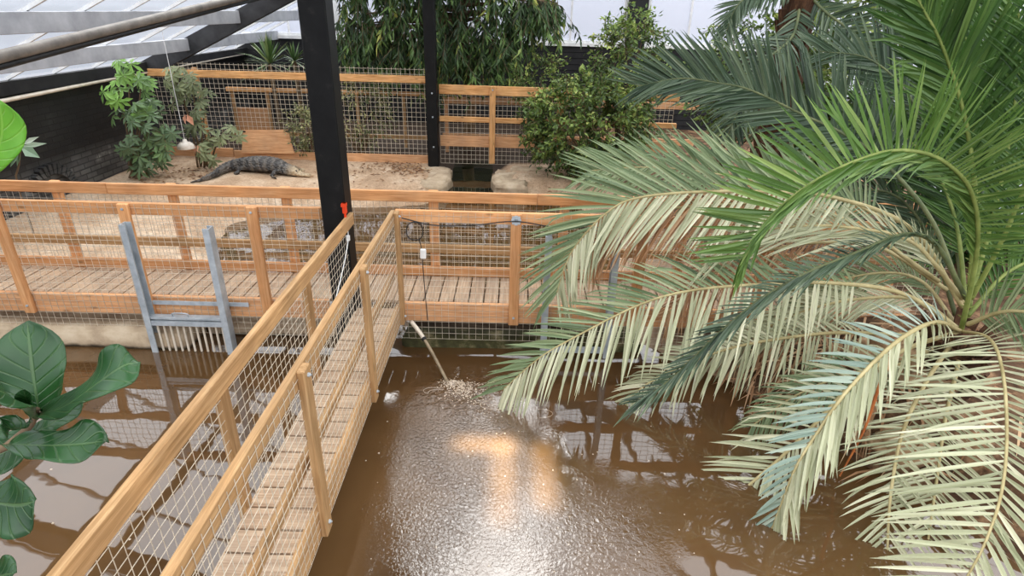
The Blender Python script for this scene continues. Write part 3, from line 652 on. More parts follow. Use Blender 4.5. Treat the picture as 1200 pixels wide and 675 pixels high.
    # eyes
    for s in (-1, 1):
        i = 66; T = (ctr[i+1]-ctr[i-1]).normalized(); S = T.cross(Vector((0, 0, 1))).normalized(); c = ctr[i]+S*s*RX[i]*.5+Vector((0, 0, RZ[i]*.98))
        mb = MB(); mb.lathe([(.0, .024), (.016, .018), (.022, .0), (.016, -.02)], c, 10); mb.build('eye', RUBBER, o, smooth=True)
crocodile()

# ------------------------------------------------------------------ plants
def rand_dir(): return Vector(nrm(rng.normal(size=3)))
G_DARK = leafmat('leaf_dark', [(0, srgb(30, 48, 24)), (.5, srgb(66, 92, 48)), (.8, srgb(112, 142, 74)), (1, srgb(190, 192, 100))], .2)
G_FICUS = leafmat('leaf_ficus', [(0, srgb(52, 68, 34)), (.45, srgb(92, 116, 58)), (.8, srgb(146, 168, 84)), (1, srgb(204, 210, 124))], .25)
G_VARI = leafmat('leaf_variegated', [(0, srgb(70, 82, 46)), (.5, srgb(122, 128, 84)), (1, srgb(212, 206, 150))], .2)
G_SCH = leafmat('leaf_schefflera', [(0, srgb(72, 92, 66)), (.4, srgb(106, 130, 94)), (.72, srgb(112, 146, 84)), (1, srgb(134, 178, 82))], .2, back=srgb(128, 142, 104))
G_SCH2 = leafmat('leaf_schefflera_grey', [(0, srgb(76, 86, 60)), (.5, srgb(120, 130, 94)), (1, srgb(160, 168, 124))], .2)
G_YUC = leafmat('leaf_yucca', [(0, srgb(58, 82, 46)), (.6, srgb(98, 128, 70)), (1, srgb(150, 158, 108))], .15)
def bush(name, label, cat, base, center, rad, ncl, nlf, L, wd, material, spray=.28, droop=.3, seed=1, stems=8, bright=0, group=None, shell=.45):
    r = np.random.default_rng(seed); rt = root(name, base, label, cat, group); mb = MB(); br = MB(); base = Vector(base)
    cs = []
    for k in range(ncl):
        d = nrm(r.normal(size=3)); q = r.uniform(shell, 1)**.6
        c = Vector(center)+Vector((d[0]*rad[0]*q, d[1]*rad[1]*q, d[2]*rad[2]*q))
        cs.append(c); tone = r.uniform(.05, .75)+bright*max(0, d[2])*.3
        out = Vector(d); main = (out*.8+Vector((0, 0, -droop))+Vector(r.normal(size=3))*.35).normalized()
        for j in range(nlf):
            t = (j+.5)/nlf; p = c+main*spray*(t-.3)+Vector(r.normal(size=3))*spray*.13
            ld = (main*.6+Vector(r.normal(size=3))*.75+Vector((0, 0, -droop))).normalized()
            n_ = (Vector((0, 0, 1))+Vector(r.normal(size=3))*.45+out*.4).normalized()
            mb.leaf(p, ld, n_, L*r.uniform(.7, 1.25), wd*r.uniform(.75, 1.2), float(np.clip(tone+r.normal()*.16, 0, 1)), .3)
        br.tube([c-main*spray*.4, c+main*spray*.6], .005, 4)
    top = Vector(center)
    for k in range(stems):
        c = cs[int(k*len(cs)/max(1, stems))]
        pts = bez([base+Vector(r.normal(size=3))*.04, base.lerp(top, .45)+Vector(r.normal(size=3))*.12, c], 9)
        br.tube(pts, np.linspace(.035, .008, 9), 6)
    mb.build('foliage', material, rt); br.build('branches', BARK, rt)
    return rt
gzp = lambda x, y: float(ground_z(x, y))
# drooping tree behind the column
def weeping_tree():
    x, y = -1.2, 9.6; rt = root('weeping_fig_tree', (x, y, -.3), 'large drooping dark green tree with long narrow leaves behind the rear fence', 'tree')
    tr = MB(); tr.tube(bez([(x, y, -.35), (x+.1, y, 1.0), (x-.1, y+.1, 2.4), (x, y, 4.2)], 14), np.linspace(.16, .08, 14), 10)
    r = np.random.default_rng(5); mb = MB()
    for k in range(760):
        u = r.uniform(-2.95, 2.15); v = r.uniform(-1.2, .7); e = max(0, 1-(u+.4)**2/7.5)
        z0 = r.uniform(1.75, 4.5) if r.uniform() < .75 else r.uniform(1.5, 2.6)
        if u > 1.3: z0 = max(z0, 2.95)
        if u < -2.2: z0 = max(z0, 2.0)
        p0 = Vector((x+u, y+v*(.4+.6*e), z0+.15)); o_ = Vector((r.normal()*.35, -.35+r.normal()*.3, -.5)).normalized(); Lt = r.uniform(.4, .85)
        pts = [p0+o_*Lt*t+Vector((0, 0, -.35*Lt*t*t)) for t in np.linspace(0, 1, 6)]; tr.tube(pts, .005, 4)
        if k % 9 == 0: tr.tube(bez([(x, y, min(4.2, z0+.3)), Vector((x, y, z0+.5)).lerp(p0, .5), p0], 6), np.linspace(.05, .012, 6), 5)
        tone = r.uniform(.0, .6)
        for j in range(15):
            t = r.uniform(0, 1); p = p0+o_*Lt*t+Vector((0, 0, -.35*Lt*t*t))
            ld = (Vector((r.normal()*.6, r.normal()*.6-.15, -.9))+o_*.4).normalized()
            nn_ = (Vector((0, -.8, .5))+Vector(r.normal(size=3))*.5).normalized()
            mb.leaf(p, ld, nn_, r.uniform(.2, .31), r.uniform(.042, .066), float(np.clip(tone+.3*t*t+r.normal()*.13, 0, 1)), .3, .4)
    mb.build('foliage', G_DARK, rt); tr.build('branches', BARK, rt)
weeping_tree()
b0 = at(690, 212, Y=6.6)
bush('ficus_bush', 'broad light green small-leaved bush at the right of the rear bank', 'bush', (1.5, 6.9, gzp(1.5, 6.9)), (1.5, 6.85, .78), (1.4, .85, 1.0), 470, 15, .115, .062, G_FICUS, .3, .35, 11, 14, .5)
bush('ficus_bush', 'tall thin light green bush climbing up to the white window panels', 'bush', (2.35, 7.6, -.3), (2.35, 7.6, 1.9), (.8, .6, 1.1), 240, 14, .11, .06, G_FICUS, .32, .3, 12, 10, .5)
bush('ficus_bush', 'small dark-leaved bush rising behind the right rear fence rail', 'bush', (.55, 8.6, -.3), (.6, 8.6, 1.45), (.9, .5, .55), 120, 14, .09, .05, G_FICUS, .3, .3, 13, 8, .2)
bush('variegated_fig', 'sparse pale variegated shrub growing through the mesh beside the black column', 'shrub', (-3.6, 8.25, -.3), (-3.6, 8.2, .75), (.95, .5, .8), 130, 13, .08, .036, G_VARI, .3, .4, 14, 10, .3)
bush('variegated_fig', 'pale yellowish shrub hanging over the rear fence base board above the crocodile', 'shrub', (-4.75, 7.9, -.3), (-4.72, 7.75, .42), (.42, .25, .52), 60, 13, .08, .04, G_VARI, .25, .4, 15, 5, .5)
def schefflera(label, base, spots, material, seed, L=.215):
    r = np.random.default_rng(seed); rt = root('umbrella_plant', base, label, 'plant', ); mb = MB(); st = MB(); base = Vector(base)
    zmax = max(s[0].z for s in spots)
    for c, R_, n, tone in spots:
        st.tube(bez([base+Vector(r.normal(size=3)*V3(.08, .08, 0)), base.lerp(c, .5)+Vector((0, 0, .1)), c], 8), np.linspace(.022, .012, 8), 6)
        for k in range(int(n*.85)):
            d = Vector(nrm(r.normal(size=3)+V3(0, -.5, .25))); p = c+d*R_*r.uniform(.5, 1.05)
            st.tube(bez([c, c.lerp(p, .5)+Vector((0, 0, .03)), p], 4), .005, 4)
            up = (Vector((0, -.7, .6))+d*.8+Vector(r.normal(size=3))*.3).normalized(); x = up.cross(Vector((r.normal(), r.normal(), r.normal()))).normalized(); y = up.cross(x)
            m_ = r.integers(6, 9); tn = tone+r.normal()*.1
            for j in range(m_):
                a = 2*PI*j/m_+r.normal()*.1; ld = (x*math.cos(a)+y*math.sin(a)-up*.35+Vector((0, 0, -.15))).normalized()
                mb.leaf(p, ld, up, L*r.uniform(.75, 1.15), L*.33, float(np.clip(tn+r.normal()*.06, 0, 1)), .25, .55)
    mb.build('leaves', material, rt); st.build('stems', BARK, rt)
Y_ = 5.9
sp = [(at(150, 85, Y=Y_), .26, 9, .9), (at(140, 112, Y=Y_), .28, 11, .95), (at(165, 100, Y=Y_), .24, 8, .7), (at(150, 140, Y=Y_), .28, 10, .5), (at(175, 150, Y=Y_-.2), .3, 12, .4), (at(155, 170, Y=Y_-.2), .3, 13, .35), (at(185, 175, Y=Y_-.1), .24, 8, .35), (at(150, 193, Y=Y_-.2), .26, 10, .3), (at(178, 190, Y=Y_), .26, 9, .3), (at(180, 125, Y=Y_+.2), .22, 6, .45), (at(192, 158, Y=Y_-.1), .22, 8, .35), (at(168, 128, Y=Y_-.1), .22, 8, .6)]
b_ = at(160, 206, Y=Y_); schefflera('tall umbrella plant with bright green upper leaves against the black brick wall', (b_.x, b_.y, gzp(b_.x, b_.y)), sp, G_SCH, 21)
Y_ = 6.9
sp = [(at(205, 90, Y=Y_), .26, 9, .6), (at(225, 100, Y=Y_), .28, 9, .55), (at(240, 120, Y=Y_), .25, 8, .5), (at(212, 112, Y=Y_), .25, 8, .4), (at(235, 140, Y=Y_-.1), .25, 7, .45), (at(250, 160, Y=Y_-.2), .26, 8, .6), (at(240, 180, Y=Y_-.4), .24, 8, .75), (at(268, 158, Y=Y_-.2), .24, 7, .7), (at(225, 150, Y=Y_), .2, 5, .3)]
b_ = at(240, 192, Y=Y_); schefflera('greyer umbrella plant behind the hanging heat lamp, left of the crocodile', (b_.x, b_.y, gzp(b_.x, b_.y)), sp, G_SCH2, 22)
dl = bpy.data.objects[[o.name for o in bpy.data.objects if o.name.startswith('umbrella_plant') and o.type == 'EMPTY'][-1]]
for px, py in ((219, 134), (231, 170)):
    p = at(px, py, Y=6.4); mb = MB(); mb.leaf(p, Vector((.35, 0, -.8)), Vector((.3, -.9, .2)), .24, .13, .5, .5); mb.leaf(p+Vector((-.03, 0, 0)), Vector((-.2, 0, -.9)), Vector((-.3, -.9, .2)), .2, .1, .5, .5)
    mb.build('dead_leaf', noise_mat('salmon_leaf', [(.3, srgb(196, 138, 110)), (.7, srgb(222, 172, 144))], 10, rough=.8), dl)['label'] = 'salmon-brown dead leaf'
def yucca(label, base, c, n, L, seed):
    r = np.random.default_rng(seed); rt = root('yucca', base, label, 'plant'); mb = MB(); c = Vector(c)
    for k in range(n):
        e = r.uniform(-.35, 1.45); a = r.uniform(0, 2*PI); d = Vector((math.cos(a)*math.cos(e), math.sin(a)*math.cos(e), math.sin(e)))
        l = L*r.uniform(.8, 1.1); s = d.cross(Vector((0, 0, 1))).normalized(); pts = [c+d*l*t+Vector((0, 0, -.25*l*t*t*math.cos(e))) for t in (0, .3, .65, 1)]; w_ = [.03, .05, .04, .002]
        vs = []
        for p, ww in zip(pts, w_): vs += [p-s*ww/2, p+s*ww/2]
        mb.add(vs, [(0, 1, 3, 2), (2, 3, 5, 4), (4, 5, 7, 6)], r.uniform())
    mb.build('leaves', G_YUC, rt); t = MB(); t.tube([base, c], [.06, .05], 8); t.build('trunk', BARK, rt)
yucca('spiky green yucca rising behind the rear fence, left of the black column', (-5.72, 9.0, -.3), at(316, 75, Y=9), 70, .78, 31)
yucca('smaller bright green spiky plant between the yucca and the black column', (-5.2, 9.1, -.3), at(345, 72, Y=9.1), 40, .5, 32)

# --- feather palms
def palmmat(name, a, b_, c, back, trans=.18, rough=.4): return leafmat(name, [(0, a), (.5, b_), (1, c)], trans, rough, .5, back)
P_PALE = palmmat('frond_pale', srgb(146, 150, 116), srgb(182, 184, 150), srgb(216, 214, 184), srgb(176, 178, 146))
P_GREY = palmmat('frond_grey_green', srgb(92, 112, 78), srgb(128, 146, 106), srgb(172, 180, 140), srgb(150, 158, 122))
P_BLUE = palmmat('frond_glaucous', srgb(112, 134, 120), srgb(146, 164, 150), srgb(190, 200, 182), srgb(172, 178, 150))
P_DARK = palmmat('frond_dark', srgb(46, 62, 46), srgb(76, 96, 72), srgb(120, 134, 104), srgb(110, 124, 96))
P_GREEN = palmmat('frond_green', srgb(62, 92, 36), srgb(96, 130, 58), srgb(146, 168, 96), srgb(104, 130, 74), .22)
P_DGREEN = palmmat('frond_deep_green', srgb(44, 72, 32), srgb(74, 108, 50), srgb(118, 148, 78), srgb(76, 106, 56), .25)
P_DEAD = palmmat('frond_dead', srgb(140, 96, 62), srgb(178, 136, 98), srgb(206, 176, 138), srgb(176, 138, 104), .1, .7)
def frond(parent, px, L, material, rach, ang=(58, 24), vee=(12, 12), droop=.25, n=62, width=.03, nmix=.35, seed=0, start=.12, rr=(.022, .005), N=None, curl=.06, ends=.55, spines=0, label=None, mat2=None, droops=None):
    r = np.random.default_rng(seed); C_ = CAM
    pts = bez([at(a, b_, Y=c) for a, b_, c in px], 70); seg = np.linalg.norm(np.diff(pts, axis=0), axis=1); s = np.concatenate([[0], np.cumsum(seg)]); s /= s[-1]
    mb = MB(); q = lambda t: np.array([np.interp(t, s, pts[:, k]) for k in range(3)])
    nf = []
    for side in (1, -1):
        nf.append(len(mb.f)); dr_ = droops[0 if side > 0 else 1] if droops else droop
        Ls, vs = (L[0], vee[0]) if side > 0 else (L[1], vee[1])
        as_ = ang if not isinstance(ang[0], tuple) else (ang[0] if side > 0 else ang[1])
        n_ = int(n*1.25)
        for i in range(n_):
            u = (i+.5+r.uniform(-.3, .3))/n_; t = start+(1-start)*u*.995; P = q(t); T = nrm(q(min(1, t+.02))-q(t-.02))
            NN = nrm(nrm(C_-P)+UP*nmix) if N is None else nrm(V3(*N)); NN = nrm(NN-T*(NN@T)); S = np.cross(T, NN)*side
            a = math.radians(as_[0]+(as_[1]-as_[0])*u+r.normal()*4); v = math.radians(vs+r.normal()*9)
            d = nrm(math.cos(a)*T+math.sin(a)*(math.cos(v)*S+math.sin(v)*NN))
            ln = Ls*min(1, .42+2.4*u)*(1-(1-ends)*max(0, (u-.45)/.55)**1.6)*r.uniform(.88, 1.08)
            g_ = dr_*r.uniform(.6, 1.4); cu = r.uniform(.8, 2.2) if r.uniform() < curl else 0
            tw = nrm(NN+np.cross(T, NN)*r.normal()*.25); p = P.copy(); vsx = []; K = 5
            wl = width*.8*min(1.1, .5+ln/.8)
            for k in range(K+1):
                f = k/K; dd = nrm(d+(g_*f**1.4+cu*f**3)*V3(0, 0, -1)); W = nrm(np.cross(dd, tw)); Z = np.cross(W, dd)
                ww = wl*(.5, .95, 1, .85, .55, .04)[k]/2
                vsx += [p-W*ww+Z*ww*.35, p-Z*ww*.25, p+W*ww+Z*ww*.35]
                p = p+dd*ln/K
            mb.add(vsx, [(3*k+j, 3*k+j+1, 3*k+j+4, 3*k+j+3) for k in range(K) for j in (0, 1)], float(np.clip(r.normal(.5, .22), 0, 1)))
    o = mb.build('frond', material, parent)
    if mat2:
        o.data.materials.append(mat2); o.data.polygons.foreach_set('material_index', [0]*nf[1]+[1]*(len(mb.f)-nf[1]))
    if label: o['label'] = label
    rb = MB(); rb.tube(pts, np.linspace(rr[0], rr[1], 70), 7)
    for k in range(spines):
        t = start*.2+k/spines*.95*(1-start); P = q(t); T = nrm(q(t+.02)-q(max(0, t-.02))); S = nrm(np.cross(T, C_-P))
        for sd in (1, -1): rb.leaf(Vector(P+S*sd*rr[0]*.4), Vector(nrm(S*sd+T*.6)), Vector(nrm(C_-P)), .05, .012)
    rb.build('rachis', rach, o, smooth=True)
    return o
cr = at(1125, 385, Y=-1.2)
pa = root('feather_palm', (cr.x+.05, cr.y+.1, gzp(cr.x, cr.y)-.03), 'large pale grey-green feather palm arching over the water at right', 'palm')
tk = MB(); zb = gzp(cr.x, cr.y)-.1
tk.tube(bez([(cr.x+.1, cr.y+.1, zb), (cr.x+.06, cr.y+.08, (zb+cr.z)/2), (cr.x+.03, cr.y+.05, cr.z-.05)], 8), [.26, .25, .24, .24, .22, .2, .17, .12], 14)
for k in range(60):                    # old leaf bases round the short trunk
    a = k*2.4; z = zb+(cr.z-.1-zb)*k/60; tk.bar((cr.x+.08+.2*math.cos(a), cr.y+.08+.2*math.sin(a), z), (cr.x+.07+.3*math.cos(a), cr.y+.08+.3*math.sin(a), z+.16), .09, .035)
tk.build('trunk', FIBRE, pa)
B = (1126, 388, -1.15)
FR = [
 ('arch', [B, (1141, 320, -1.28), (1146, 270, -1.4), (1138, 225, -1.55), (1116, 197, -1.72), (1085, 180, -1.88), (1045, 177, -2.0), (1000, 190, -2.1), (955, 212, -2.15), (915, 242, -2.15), (888, 272, -2.1), (868, 306, -2.05)], (.62, .5), P_GREEN, RACHG, dict(ang=((80, 58), (22, 14)), vee=(12, 30), droop=.0, n=94, start=.2, nmix=.0, rr=(.022, .006), spines=26, width=.034, ends=.6)),
 ('blue', [B, (1095, 378, -1.45), (1049, 402, -1.75), (993, 458, -2.05), (956, 510, -2.25), (933, 547, -2.35), (915, 592, -2.42), (900, 632, -2.45)], (.42, .62), P_BLUE, RACH, dict(ang=((72, 24), (34, 14)), droop=.25, n=38, width=.042, start=.1, mat2=P_PALE)),
 ('bigright', [B, (1158, 396, -1.6), (1174, 430, -2.0), (1180, 500, -2.45), (1175, 570, -2.8), (1157, 630, -3.02), (1132, 678, -3.15), (1100, 725, -3.22)], (.8, .62), P_PALE, RACH, dict(ang=((80, 52), (62, 40)), vee=(8, 20), droop=.12, n=37, width=.036, start=.12, rr=(.015, .006))),
 ('behindright', [B, (1122, 430, -1.4), (1108, 490, -1.75), (1098, 560, -2.15), (1088, 630, -2.5), (1078, 700, -2.75)], (.62, .6), P_PALE, RACH, dict(ang=(70, 40), droop=.2, n=30, width=.03)),
 ('darklong', [(1132, 350, -1.1), (1098, 288, -1.15), (1060, 275, -1.3), (1000, 298, -1.5), (950, 318, -1.6), (900, 345, -1.65), (860, 375, -1.68), (820, 412, -1.7), (785, 445, -1.7), (745, 472, -1.68)], (.26, .42), P_DARK, RACHD, dict(ang=((42, 30), (24, 18)), vee=(45, 30), droop=.15, n=78, width=.028, start=.16, nmix=1.0, ends=.8)),
 ('bigleft', [B, (1060, 345, -1.0), (980, 332, -.9), (900, 333, -.85), (813, 340, -.82), (750, 357, -.82), (670, 397, -.85), (630, 421, -.88), (588, 458, -.92)], (.62, .8), P_GREY, RACH, dict(ang=((48, 28), (82, 34)), droops=(.25, .35), n=58, width=.034, start=.22, ends=.6, curl=.1, mat2=P_PALE)),
 ('lowleft', [B, (1060, 392, -1.0), (980, 390, -.9), (900, 399, -.85), (846, 411, -.85), (792, 432, -.87), (750, 456, -.9), (725, 485, -.92)], (.48, .55), P_PALE, RACH, dict(ang=((46, 28), (76, 32)), droop=.35, n=46, width=.03, start=.22, curl=.12)),
 ('archleft', [(1128, 360, -1.05), (1070, 270, -.9), (980, 232, -.7), (900, 225, -.55), (820, 225, -.42), (747, 232, -.36), (710, 250, -.36), (677, 285, -.38), (662, 312, -.4), (652, 345, -.42)], (.85, .72), P_GREY, RACH, dict(ang=((44, 26), (72, 28)), droops=(.15, .3), n=62, width=.036, start=.3, ends=.6, mat2=P_PALE)),
 ('upperdark', [(1128, 350, -1.0), (1090, 255, -.6), (1030, 185, -.1), (985, 155, .1), (944, 136, .3), (880, 106, .5), (840, 97, .6), (796, 92, .7), (748, 101, .8)], (.78, .66), P_DARK, RACHD, dict(ang=((62, 30), (50, 26)), droop=.12, n=92, width=.036, start=.3, ends=.5, vee=(15, 15))),
 ('midgrey', [(1128, 355, -1.0), (1080, 290, -.7), (1010, 243, -.35), (960, 230, -.15), (912, 218, 0), (840, 204, .15), (764, 196, .3), (690, 200, .3)], (.68, .68), P_GREY, RACH, dict(ang=((58, 30), (60, 30)), droop=.2, n=60, width=.034, start=.28, ends=.6, curl=.1)),
 ('topright', [(1136, 340, -1.15), (1143, 240, -1.15), (1135, 160, -1.12), (1124, 112, -1.1), (1112, 75, -1.1), (1098, 40, -1.1), (1076, 0, -1.1), (1045, -70, -1.05)], (.85, .6), P_DGREEN, RACHG, dict(ang=((44, 30), (40, 26)), vee=(10, 10), droop=.02, n=64, width=.044, start=.34, spines=22, rr=(.02, .008), ends=.8)),
 ('rightedge', [(1138, 350, -1.1), (1175, 280, -1.2), (1212, 190, -1.3), (1245, 90, -1.4), (1265, -20, -1.5)], (.7, .75), P_DGREEN, RACHG, dict(ang=(55, 35), droop=.2, n=50, width=.026, start=.15)),
 ('rightback', [(1136, 350, -1.0), (1165, 250, -.8), (1185, 150, -.7), (1195, 60, -.6), (1190, -40, -.5)], (.8, .8), P_DGREEN, RACHG, dict(ang=(50, 30), droop=.1, n=60, width=.036, start=.15)),
 ('behindright', [B, (1090, 440, -1.5), (1060, 500, -1.9), (1045, 570, -2.3), (1040, 640, -2.6), (1040, 700, -2.8)], (.5, .5), P_PALE, RACH, dict(ang=(66, 36), droop=.25, n=28, width=.028)),
 ('rightlow', [(1134, 380, -1.2), (1180, 365, -1.5), (1230, 375, -1.8), (1290, 420, -2.1)], (.55, .55), P_GREY, RACH, dict(ang=(50, 30), droop=.3, n=40, width=.026)),
 ('rightmid', [(1134, 370, -1.0), (1180, 320, -.9), (1235, 300, -.85), (1290, 310, -.8)], (.6, .6), P_DGREEN, RACHG, dict(ang=(55, 30), droop=.2, n=44, width=.026)),
 ('underpale', [(1128, 350, -1.05), (1070, 285, -.95), (1005, 268, -.85), (940, 265, -.75), (880, 275, -.7), (835, 300, -.7)], (.35, .75), P_PALE, RACH, dict(ang=((40, 25), (24, 18)), droop=.15, n=40, width=.03, start=.15)),
 ('underpale', [B, (1075, 352, -.9), (1010, 350, -.72), (950, 362, -.65), (890, 388, -.62), (835, 420, -.62)], (.5, .6), P_PALE, RACH, dict(ang=((30, 22), (40, 25)), droop=.3, n=40, width=.028, start=.15, curl=.2)),
 ('lowfront', [B, (1060, 410, -1.4), (1000, 450, -1.62), (955, 497, -1.8), (914, 537, -1.92), (867, 579, -2.0), (830, 624, -2.05), (797, 668, -2.1), (772, 700, -2.12)], (.58, .55), P_PALE, RACH, dict(ang=((66, 28), (48, 20)), droop=.25, n=48, width=.032, start=.2, curl=.12)),
 ('curlgrey', [B, (1060, 425, -1.2), (990, 440, -1.3), (930, 465, -1.35), (880, 500, -1.38)], (.4, .5), P_GREY, RACH, dict(ang=(50, 30), droop=.6, n=40, width=.026, start=.25, curl=.5)),
 ('deadhang', [(1100, 330, -.75), (1000, 262, -.5), (920, 240, -.3), (850, 240, -.22), (780, 246, -.2), (720, 268, -.2), (690, 300, -.22)], (.35, .75), P_DEAD, RACH, dict(ang=((40, 30), (60, 40)), droop=.5, n=60, width=.028, start=.3)),
 ('deadhang', [(1110, 340, -.7), (1030, 290, -.4), (950, 285, -.3), (880, 300, -.25), (820, 330, -.25), (780, 370, -.28)], (.4, .6), P_DEAD, RACH, dict(ang=((40, 30), (55, 35)), droop=.5, n=46, width=.026, start=.3)),
 ('fill', [(1120, 380, -.9), (1080, 330, -.5), (1030, 320, -.3), (970, 335, -.2), (920, 370, -.15)], (.5, .5), P_GREY, RACH, dict(ang=(45, 28), droop=.4, n=46, width=.026, start=.15, curl=.2)),
 ('fill', [(1120, 370, -.8), (1090, 280, -.3), (1050, 230, 0), (1000, 225, .2), (940, 245, .3)], (.55, .55), P_DARK, RACHD, dict(ang=(48, 30), droop=.35, n=54, width=.03, start=.2)),
 ('fill', [(1132, 360, -.9), (1120, 260, -.4), (1090, 190, 0), (1040, 150, .3), (980, 140, .5)], (.65, .6), P_DGREEN, RACHG, dict(ang=(48, 30), droop=.2, n=54, width=.032, start=.2)),
 ('fill', [(1130, 360, -.8), (1110, 220, -.1), (1070, 120, .4), (1020, 70, .8), (960, 60, 1.1)], (.7, .6), P_DARK, RACHD, dict(ang=(48, 30), droop=.2, n=50, width=.034, start=.2)),
 ('fill', [(1136, 360, -.8), (1150, 240, -.2), (1150, 130, .2), (1130, 40, .5), (1090, -30, .7)], (.75, .7), P_DGREEN, RACHG, dict(ang=(45, 30), droop=.15, n=60, width=.036, start=.2)),
]
for i, (nm_, px, L, m1, m2, kw) in enumerate(FR): frond(pa, px, L, m1, m2, seed=100+i, **kw)
ds = MB(); ds.tube(bez([at(1047, 412, Y=-1.72), at(1032, 448, Y=-1.8), at(1012, 505, Y=-1.9), at(984, 558, Y=-1.98)], 14), np.linspace(.018, .006, 14), 7)
for k in range(10):
    p = at(1044-5*k, 420+12*k, Y=-1.74-.02*k); ds.leaf(p, Vector((.6, 0, -.3)), Vector((0, -1, 0)), .05, .012)
ds.build('dead_stalk', DEADM, pa)['label'] = 'orange-brown dead leaf stalk hanging down'
pc = at(940, -14, Y=2.6)
pb = root('feather_palm', (pc.x, pc.y, gzp(pc.x, pc.y)-.05), 'darker feather palm with a brown trunk standing further back at upper right', 'palm')
tk = MB(); tk.tube(bez([(pc.x, pc.y, gzp(pc.x, pc.y)-.1), (pc.x+.05, pc.y, pc.z*.5), (pc.x, pc.y, pc.z+.1)], 12), np.linspace(.22, .2, 12), 12)
for k in range(70):
    a = k*2.4; z = .3+(pc.z-.3)*k/70; tk.bar((pc.x+.17*math.cos(a), pc.y+.17*math.sin(a), z), (pc.x+.23*math.cos(a), pc.y+.23*math.sin(a), z+.22), .1, .035)
tk.build('trunk', FIBRE, pb)
B2 = (940, -16, 2.6)
for i, (px, L, m1, m2, kw) in enumerate([
 ([B2, (965, 12, 2.3), (996, 36, 2.0), (1025, 70, 1.8), (1045, 112, 1.7), (1052, 160, 1.65)], (.7, .65), P_DARK, RACHD, dict(ang=(52, 30), droop=.15, n=52, width=.04)),
 ([B2, (915, -10, 2.4), (880, -5, 2.2), (862, 10, 2.1), (850, 40, 2.05)], (.4, .4), P_DARK, RACHD, dict(ang=(50, 30), droop=.3, n=46, width=.036)),
 ([B2, (960, -40, 2.5), (1000, -60, 2.3), (1040, -40, 2.2), (1070, 10, 2.1)], (.75, .7), P_DGREEN, RACHG, dict(ang=(50, 30), droop=.3, n=50, width=.04)),
 ([B2, (930, 40, 2.2), (900, 70, 1.9), (870, 120, 1.7), (850, 165, 1.6)], (.6, .6), P_DARK, RACHD, dict(ang=(50, 30), droop=.3, n=46, width=.036)),
 ([B2, (945, -60, 2.6), (930, -130, 2.6), (890, -180, 2.5)], (.7, .7), P_DGREEN, RACHG, dict(ang=(50, 30), droop=.2, n=40, width=.04))]):
    frond(pb, px, L, m1, m2, seed=200+i, **kw)
# leafy shrubs behind the palms
c = at(1015, 55, Y=3.2); bush('leafy_shrub', 'bright green leafy shrub showing between the palm fronds at upper right', 'shrub', (c.x, c.y, 0), (c.x+.5, c.y+.3, c.z-.3), (1.9, .7, 1.7), 420, 14, .17, .09, G_FICUS, .35, .3, 41, 8, .8)
c = at(1180, 170, Y=1.6); bush('leafy_shrub', 'deep green shrub filling the right edge behind the arching palm frond', 'shrub', (c.x, c.y, -.2), (c.x+.2, c.y, c.z-.2), (1.5, .7, 1.5), 240, 14, .2, .06, leafmat('leaf_deep', [(0, srgb(28, 52, 20)), (.6, srgb(60, 98, 36)), (1, srgb(120, 150, 60))], .3), .4, .2, 42, 8, .3)
c = at(850, 30, Y=5.5); bush('leafy_shrub', 'dull green shrub beneath the second white window panel, behind the dark fronds', 'shrub', (c.x, c.y, -.2), (c.x+.9, c.y, c.z-.8), (1.5, .6, 1.15), 240, 14, .11, .06, G_FICUS, .32, .3, 43, 8, .3)
c = at(850, 12, Y=6.0); mb = MB()
